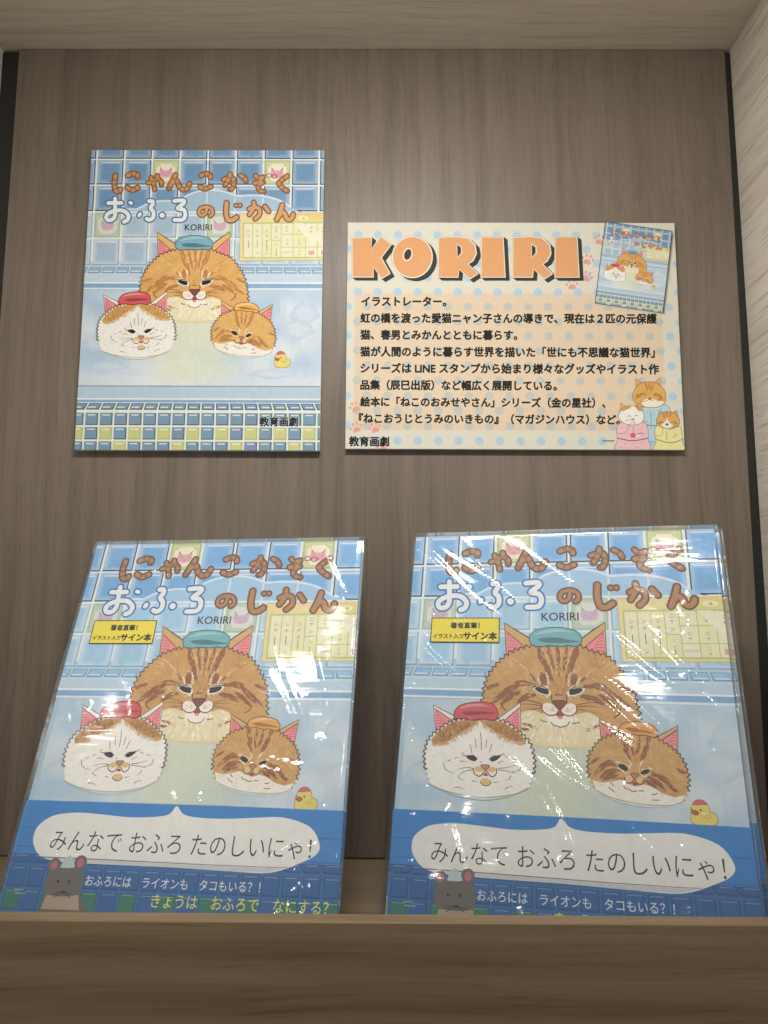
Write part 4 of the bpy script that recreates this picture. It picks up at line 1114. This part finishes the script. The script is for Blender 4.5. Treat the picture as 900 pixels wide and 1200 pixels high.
# cover: front board, spine, back board
bm = bmesh.new()
def addbox(bm, lo, hi):
    r = bmesh.ops.create_cube(bm, size=1.0)
    for v in r['verts']: v.co = Vector(lo[i] + (v.co[i] + .5) * (hi[i] - lo[i]) for i in range(3))
addbox(bm, (-BW / 2, 0, 0), (BW / 2, 0.0022, BH))
addbox(bm, (-BW / 2, BT - 0.0022, 0), (BW / 2, BT, BH))
addbox(bm, (-BW / 2, 0.00225, 0), (-BW / 2 + 0.0022, BT - 0.00225, BH))
bmesh.ops.bevel(bm, geom=list(bm.edges), offset=0.0005, segments=2, affect='EDGES')
cover_me = bpy.data.meshes.new('cover'); bm.to_mesh(cover_me); bm.free(); cover_me.materials.append(M['cover_board'])
pages_me = boxmesh('page_block', (-BW / 2 + 0.0024, 0.0023, 0.003), (BW / 2 - 0.003, BT - 0.0023, BH - 0.003), M['pages'])
# the printed band wraps round the boards
bm = bmesh.new()
zt = BH - .909 * BW
addbox(bm, (-BW / 2 - 0.0003, -0.00040, 0.0002), (-BW / 2 - 0.0001, BT + 0.0003, zt))
addbox(bm, (BW / 2 + 0.0001, -0.00040, 0.0002), (BW / 2 + 0.0003, BT + 0.0003, zt - .001))
addbox(bm, (-BW / 2 + .0001, BT + 0.0001, 0.0002), (BW / 2 - .0001, BT + 0.0003, zt))
band_back = bpy.data.meshes.new('band_wrap'); bm.to_mesh(band_back); bm.free(); band_back.materials.append(plain('blue_band_paper', hx('3384c9'), .5))

def film_mesh(seed, creases, bulges, amp=1.0):
    """clear sleeve: wrinkled front sheet folded round the edges of the book"""
    rnd = random.Random(seed)
    nx, nz = 110, 140
    x0, x1, z0, z1 = -BW / 2 - .0030, BW / 2 + .0026, 0.0006, BH + .0034
    off = (BOOK_TOP + ob.height) * BW + 0.0006
    V = []; F = []
    def h(x, z):
        d = 0.0
        s = Vector((x * 14, z * 14, seed))
        d += 0.00045 * amp * mnoise.noise(s)
        d += 0.00012 * amp * mnoise.noise(Vector((x * 42, z * 42, seed + 9)))
        for (cx, cz, ang, ln, wd, hh) in creases:
            dx, dz = x - cx, z - cz; a = dx * math.cos(ang) + dz * math.sin(ang); b = -dx * math.sin(ang) + dz * math.cos(ang)
            b += .0015 * math.sin(a * 70)
            if abs(a) < ln: d += .72 * hh * math.exp(-(b / wd) ** 2) * (1 - (a / ln) ** 2)
        for (cx, cz, r, hh) in bulges:
            d += hh * math.exp(-(((x - cx) / r) ** 2 + ((z - cz) / r) ** 2))
        return max(0.00015, d + .0006)
    for j in range(nz + 1):
        for i in range(nx + 1):
            x = x0 + (x1 - x0) * i / nx; z = z0 + (z1 - z0) * j / nz
            e = min(1, min(x - x0, x1 - x, z1 - z) / .004)
            e = max(0.0, e)
            V.append((x, -off * (.25 + .75 * e) - h(x, z) * (.15 + .85 * e), z))
    for j in range(nz):
        for i in range(nx):
            a = j * (nx + 1) + i; F.append((a, a + 1, a + nx + 2, a + nx + 1))
    # folded sides and top
    yb = BT + .0006
    ring = [(nz - j) * (nx + 1) for j in range(nz + 1)][::-1]
    def strip(ids, dx, dz):
        b = len(V)
        for t in ids: V.append((V[t][0] + dx, yb, V[t][2] + dz))
        for k in range(len(ids) - 1): F.append((ids[k], ids[k + 1], b + k + 1, b + k))
    strip([j * (nx + 1) for j in range(nz + 1)], .0012, -.0002)
    strip([j * (nx + 1) + nx for j in range(nz + 1)], -.0012, -.0002)
    strip([nz * (nx + 1) + i for i in range(nx + 1)], 0, -.0016)
    me = bpy.data.meshes.new('plastic_wrap'); me.from_pydata(V, [], F); me.update()
    for p in me.polygons: p.use_smooth = True
    me.materials.append(M['film'])
    return me
def rand_creases(seed, n, a0, spread, hh=0.0009):
    rnd = random.Random(seed); out = []
    for k in range(n):
        out.append((rnd.uniform(-.10, .10), rnd.uniform(.02, .27), a0 + rnd.gauss(0, spread), rnd.uniform(.015, .07), rnd.uniform(.0010, .0020), hh * rnd.uniform(.4, 1.1)))
    return out

def speck(seed, n, v0, v1):
    """small dimples of the film that catch the lamps"""
    rnd = random.Random(seed); o = []
    for k in range(n):
        u = rnd.choice((rnd.uniform(.03, .97), rnd.uniform(.8, .97), rnd.uniform(.02, .2)))
        v = v1 - (v1 - v0) * rnd.random() ** 1.6
        o.append((*P_(u, v), rnd.uniform(.0018, .0040), rnd.uniform(.0003, .0008)))
    return o
def P_(u, v): return ((u - .5) * BW, BH - v * BW)
lc = rand_creases(3, 14, R(-48), .35, .0005) + [(*P_(.93, .62), R(-75), .05, .0013, .0012), (*P_(.93, 1.12), R(55), .035, .0013, .0014), (*P_(.2, .08), R(-20), .05, .0013, .0010), (*P_(.8, .78), R(-6), .022, .0009, .0008), (*P_(.74, .80), R(-6), .022, .0009, .0008), (*P_(.90, .12), R(-58), .03, .0016, .0013), (*P_(.80, 1.05), R(38), .05, .0012, .0012), (*P_(.25, 1.065), R(2), .05, .0012, .0010)]
lb = speck(21, 34, .55, 1.25) + [(*P_(.5, .91), .010, .0009), (*P_(.88, 1.12), .014, .0016), (*P_(.03, .12), .02, .0014)]
rc = rand_creases(5, 11, R(-42), .16, .0006) + [(*P_(.14, .16), R(-42), .09, .0016, .0017), (*P_(.82, .80), R(-36), .09, .0012, .0013), (*P_(.45, .12), R(-35), .07, .0012, .0012), (*P_(.55, .80), R(-46), .11, .0012, .0012), (*P_(.9, .5), R(-50), .05, .0012, .0012), (*P_(.25, .62), R(-48), .07, .0012, .0011), (*P_(.70, .95), R(-40), .10, .0014, .0013), (*P_(.72, .42), R(-38), .10, .0013, .0012), (*P_(.80, .66), R(-42), .09, .0013, .0012), (*P_(.62, .55), R(-44), .08, .0012, .001), (*P_(.35, .25), R(-38), .08, .0014, .0012), (*P_(.55, 1.05), R(-70), .06, .0014, .0012)]
rb = speck(22, 34, .3, 1.2) + [(*P_(.90, .235), .012, .0014), (*P_(.35, .93), .012, .0009), (*P_(.16, .9), .010, .0008), (*P_(.1, 1.12), .012, .0008)]
print('layers', BOOK_TOP, ob.height, CARD_TOP)
film_l, film_r = film_mesh(3, lc, lb), film_mesh(5, rc, rb, 1.1)

def make_book(film, label, group, sticker_shift=(0, 0), band_shift=0.0, print_shift=0.0, band_tilt=0.0):
    t = empty('picture_book', (0, 0, 0), label, 'book', group)
    cv = link('cover', cover_me, t)
    hang_art(book_art, None, cv, BW, (-BW / 2, -0.00006, BH))
    link('page_block', pages_me, t)
    y = -0.0001 - BOOK_TOP * BW
    bd = link('paper_band', obi_art['paper_band'], t, (-BW / 2 + 0.2 * band_tilt, y, BH + band_shift)); bd.scale = (BW,) * 3; bd.rotation_euler = (0, band_tilt, 0)
    wb = link('band_wrap', band_back, bd); wb.location = (.5, -y / BW, -BH / BW); wb.scale = (1 / BW,) * 3
    for nm in ('speech_bubble', 'slogan_lettering', 'mouse_picture'):
        o = link(nm, obi_art[nm], bd, (print_shift, 0, 0))
    st = link('price_sticker', stick['price_sticker'], t, (-BW / 2 + sticker_shift[0] * BW, y, BH - sticker_shift[1] * BW)); st.scale = (BW,) * 3
    link('sticker_lettering', stick['sticker_lettering'], st)
    link('plastic_wrap', film, t)
    return t
def copy_tree(o, parent=None):
    c = o.copy(); COL.objects.link(c)
    if parent: c.parent = parent
    for ch in list(o.children): copy_tree(ch, c)
    return c
def place(t, corner, lean, yaw, roll, shift=(0, 0, 0)):
    """corner = top-left corner of the cover; the book leans back, is turned and rests on the floor"""
    ca, sa = math.cos(lean), math.sin(lean)
    u = Vector((1, 0, 0)); l = Vector((0, -sa, -ca))
    Rz = Matrix.Rotation(yaw, 3, 'Z'); u = Rz @ u; l = Rz @ l
    u2 = math.cos(roll) * u - math.sin(roll) * l; l2 = math.sin(roll) * u + math.cos(roll) * l
    n = u2.cross(l2)                                            # into the wall
    base = Vector(corner) + Vector((0, 0, EYE)) + u2 * BW / 2 + l2 * BH + Vector(shift)
    mw = Matrix((( u2.x, n.x, -l2.x, base.x), (u2.y, n.y, -l2.y, base.y), (u2.z, n.z, -l2.z, base.z), (0, 0, 0, 1)))
    t.matrix_world = mw
    return t

G = 'wrapped copies of the cat bath picture book'
left = make_book(film_l, 'left film-wrapped picture book, whole yellow line of writing visible on its blue band', G)
place(left, (-.2366, -.0437, .0513), R(23.95), R(-7.18), R(.59))
right = make_book(film_r, 'right film-wrapped picture book in front, long diagonal creases across its clear film', G, (.010, .004), -.0040, .010, -.018)
place(right, (.022, -.0628, .0569), R(21.11), R(-15.12), R(.47))
c = copy_tree(right); c['label'] = 'second copy of the right stack, only its right edge showing past the front copy'
place(c, (.0312, -.0510, .0556), R(21.1), R(-14.3), R(.47))
bpy.context.view_layer.update()

# copies behind, hidden for the most part: they carry the lean of the front ones
for k in (1, 2):
    b = copy_tree(left); b['label'] = 'spare copy hidden behind the left picture book'; b['group'] = 'spare copies behind the left book'
    place(b, (-.2366 - .0045 * k, -.0437 + .0128 * k, .0503), R(23.95), R(-7.18 + .5 * k), R(.59))
for k in (2, 3):
    b = copy_tree(right); b['label'] = 'spare copy hidden behind the two right picture books'; b['group'] = 'spare copies behind the right books'
    place(b, (.0300 + .002 * k, -.0628 + .0128 * k, .0545), R(21.1), R(-14.0 + .4 * k), R(.47))
bpy.context.view_layer.update()
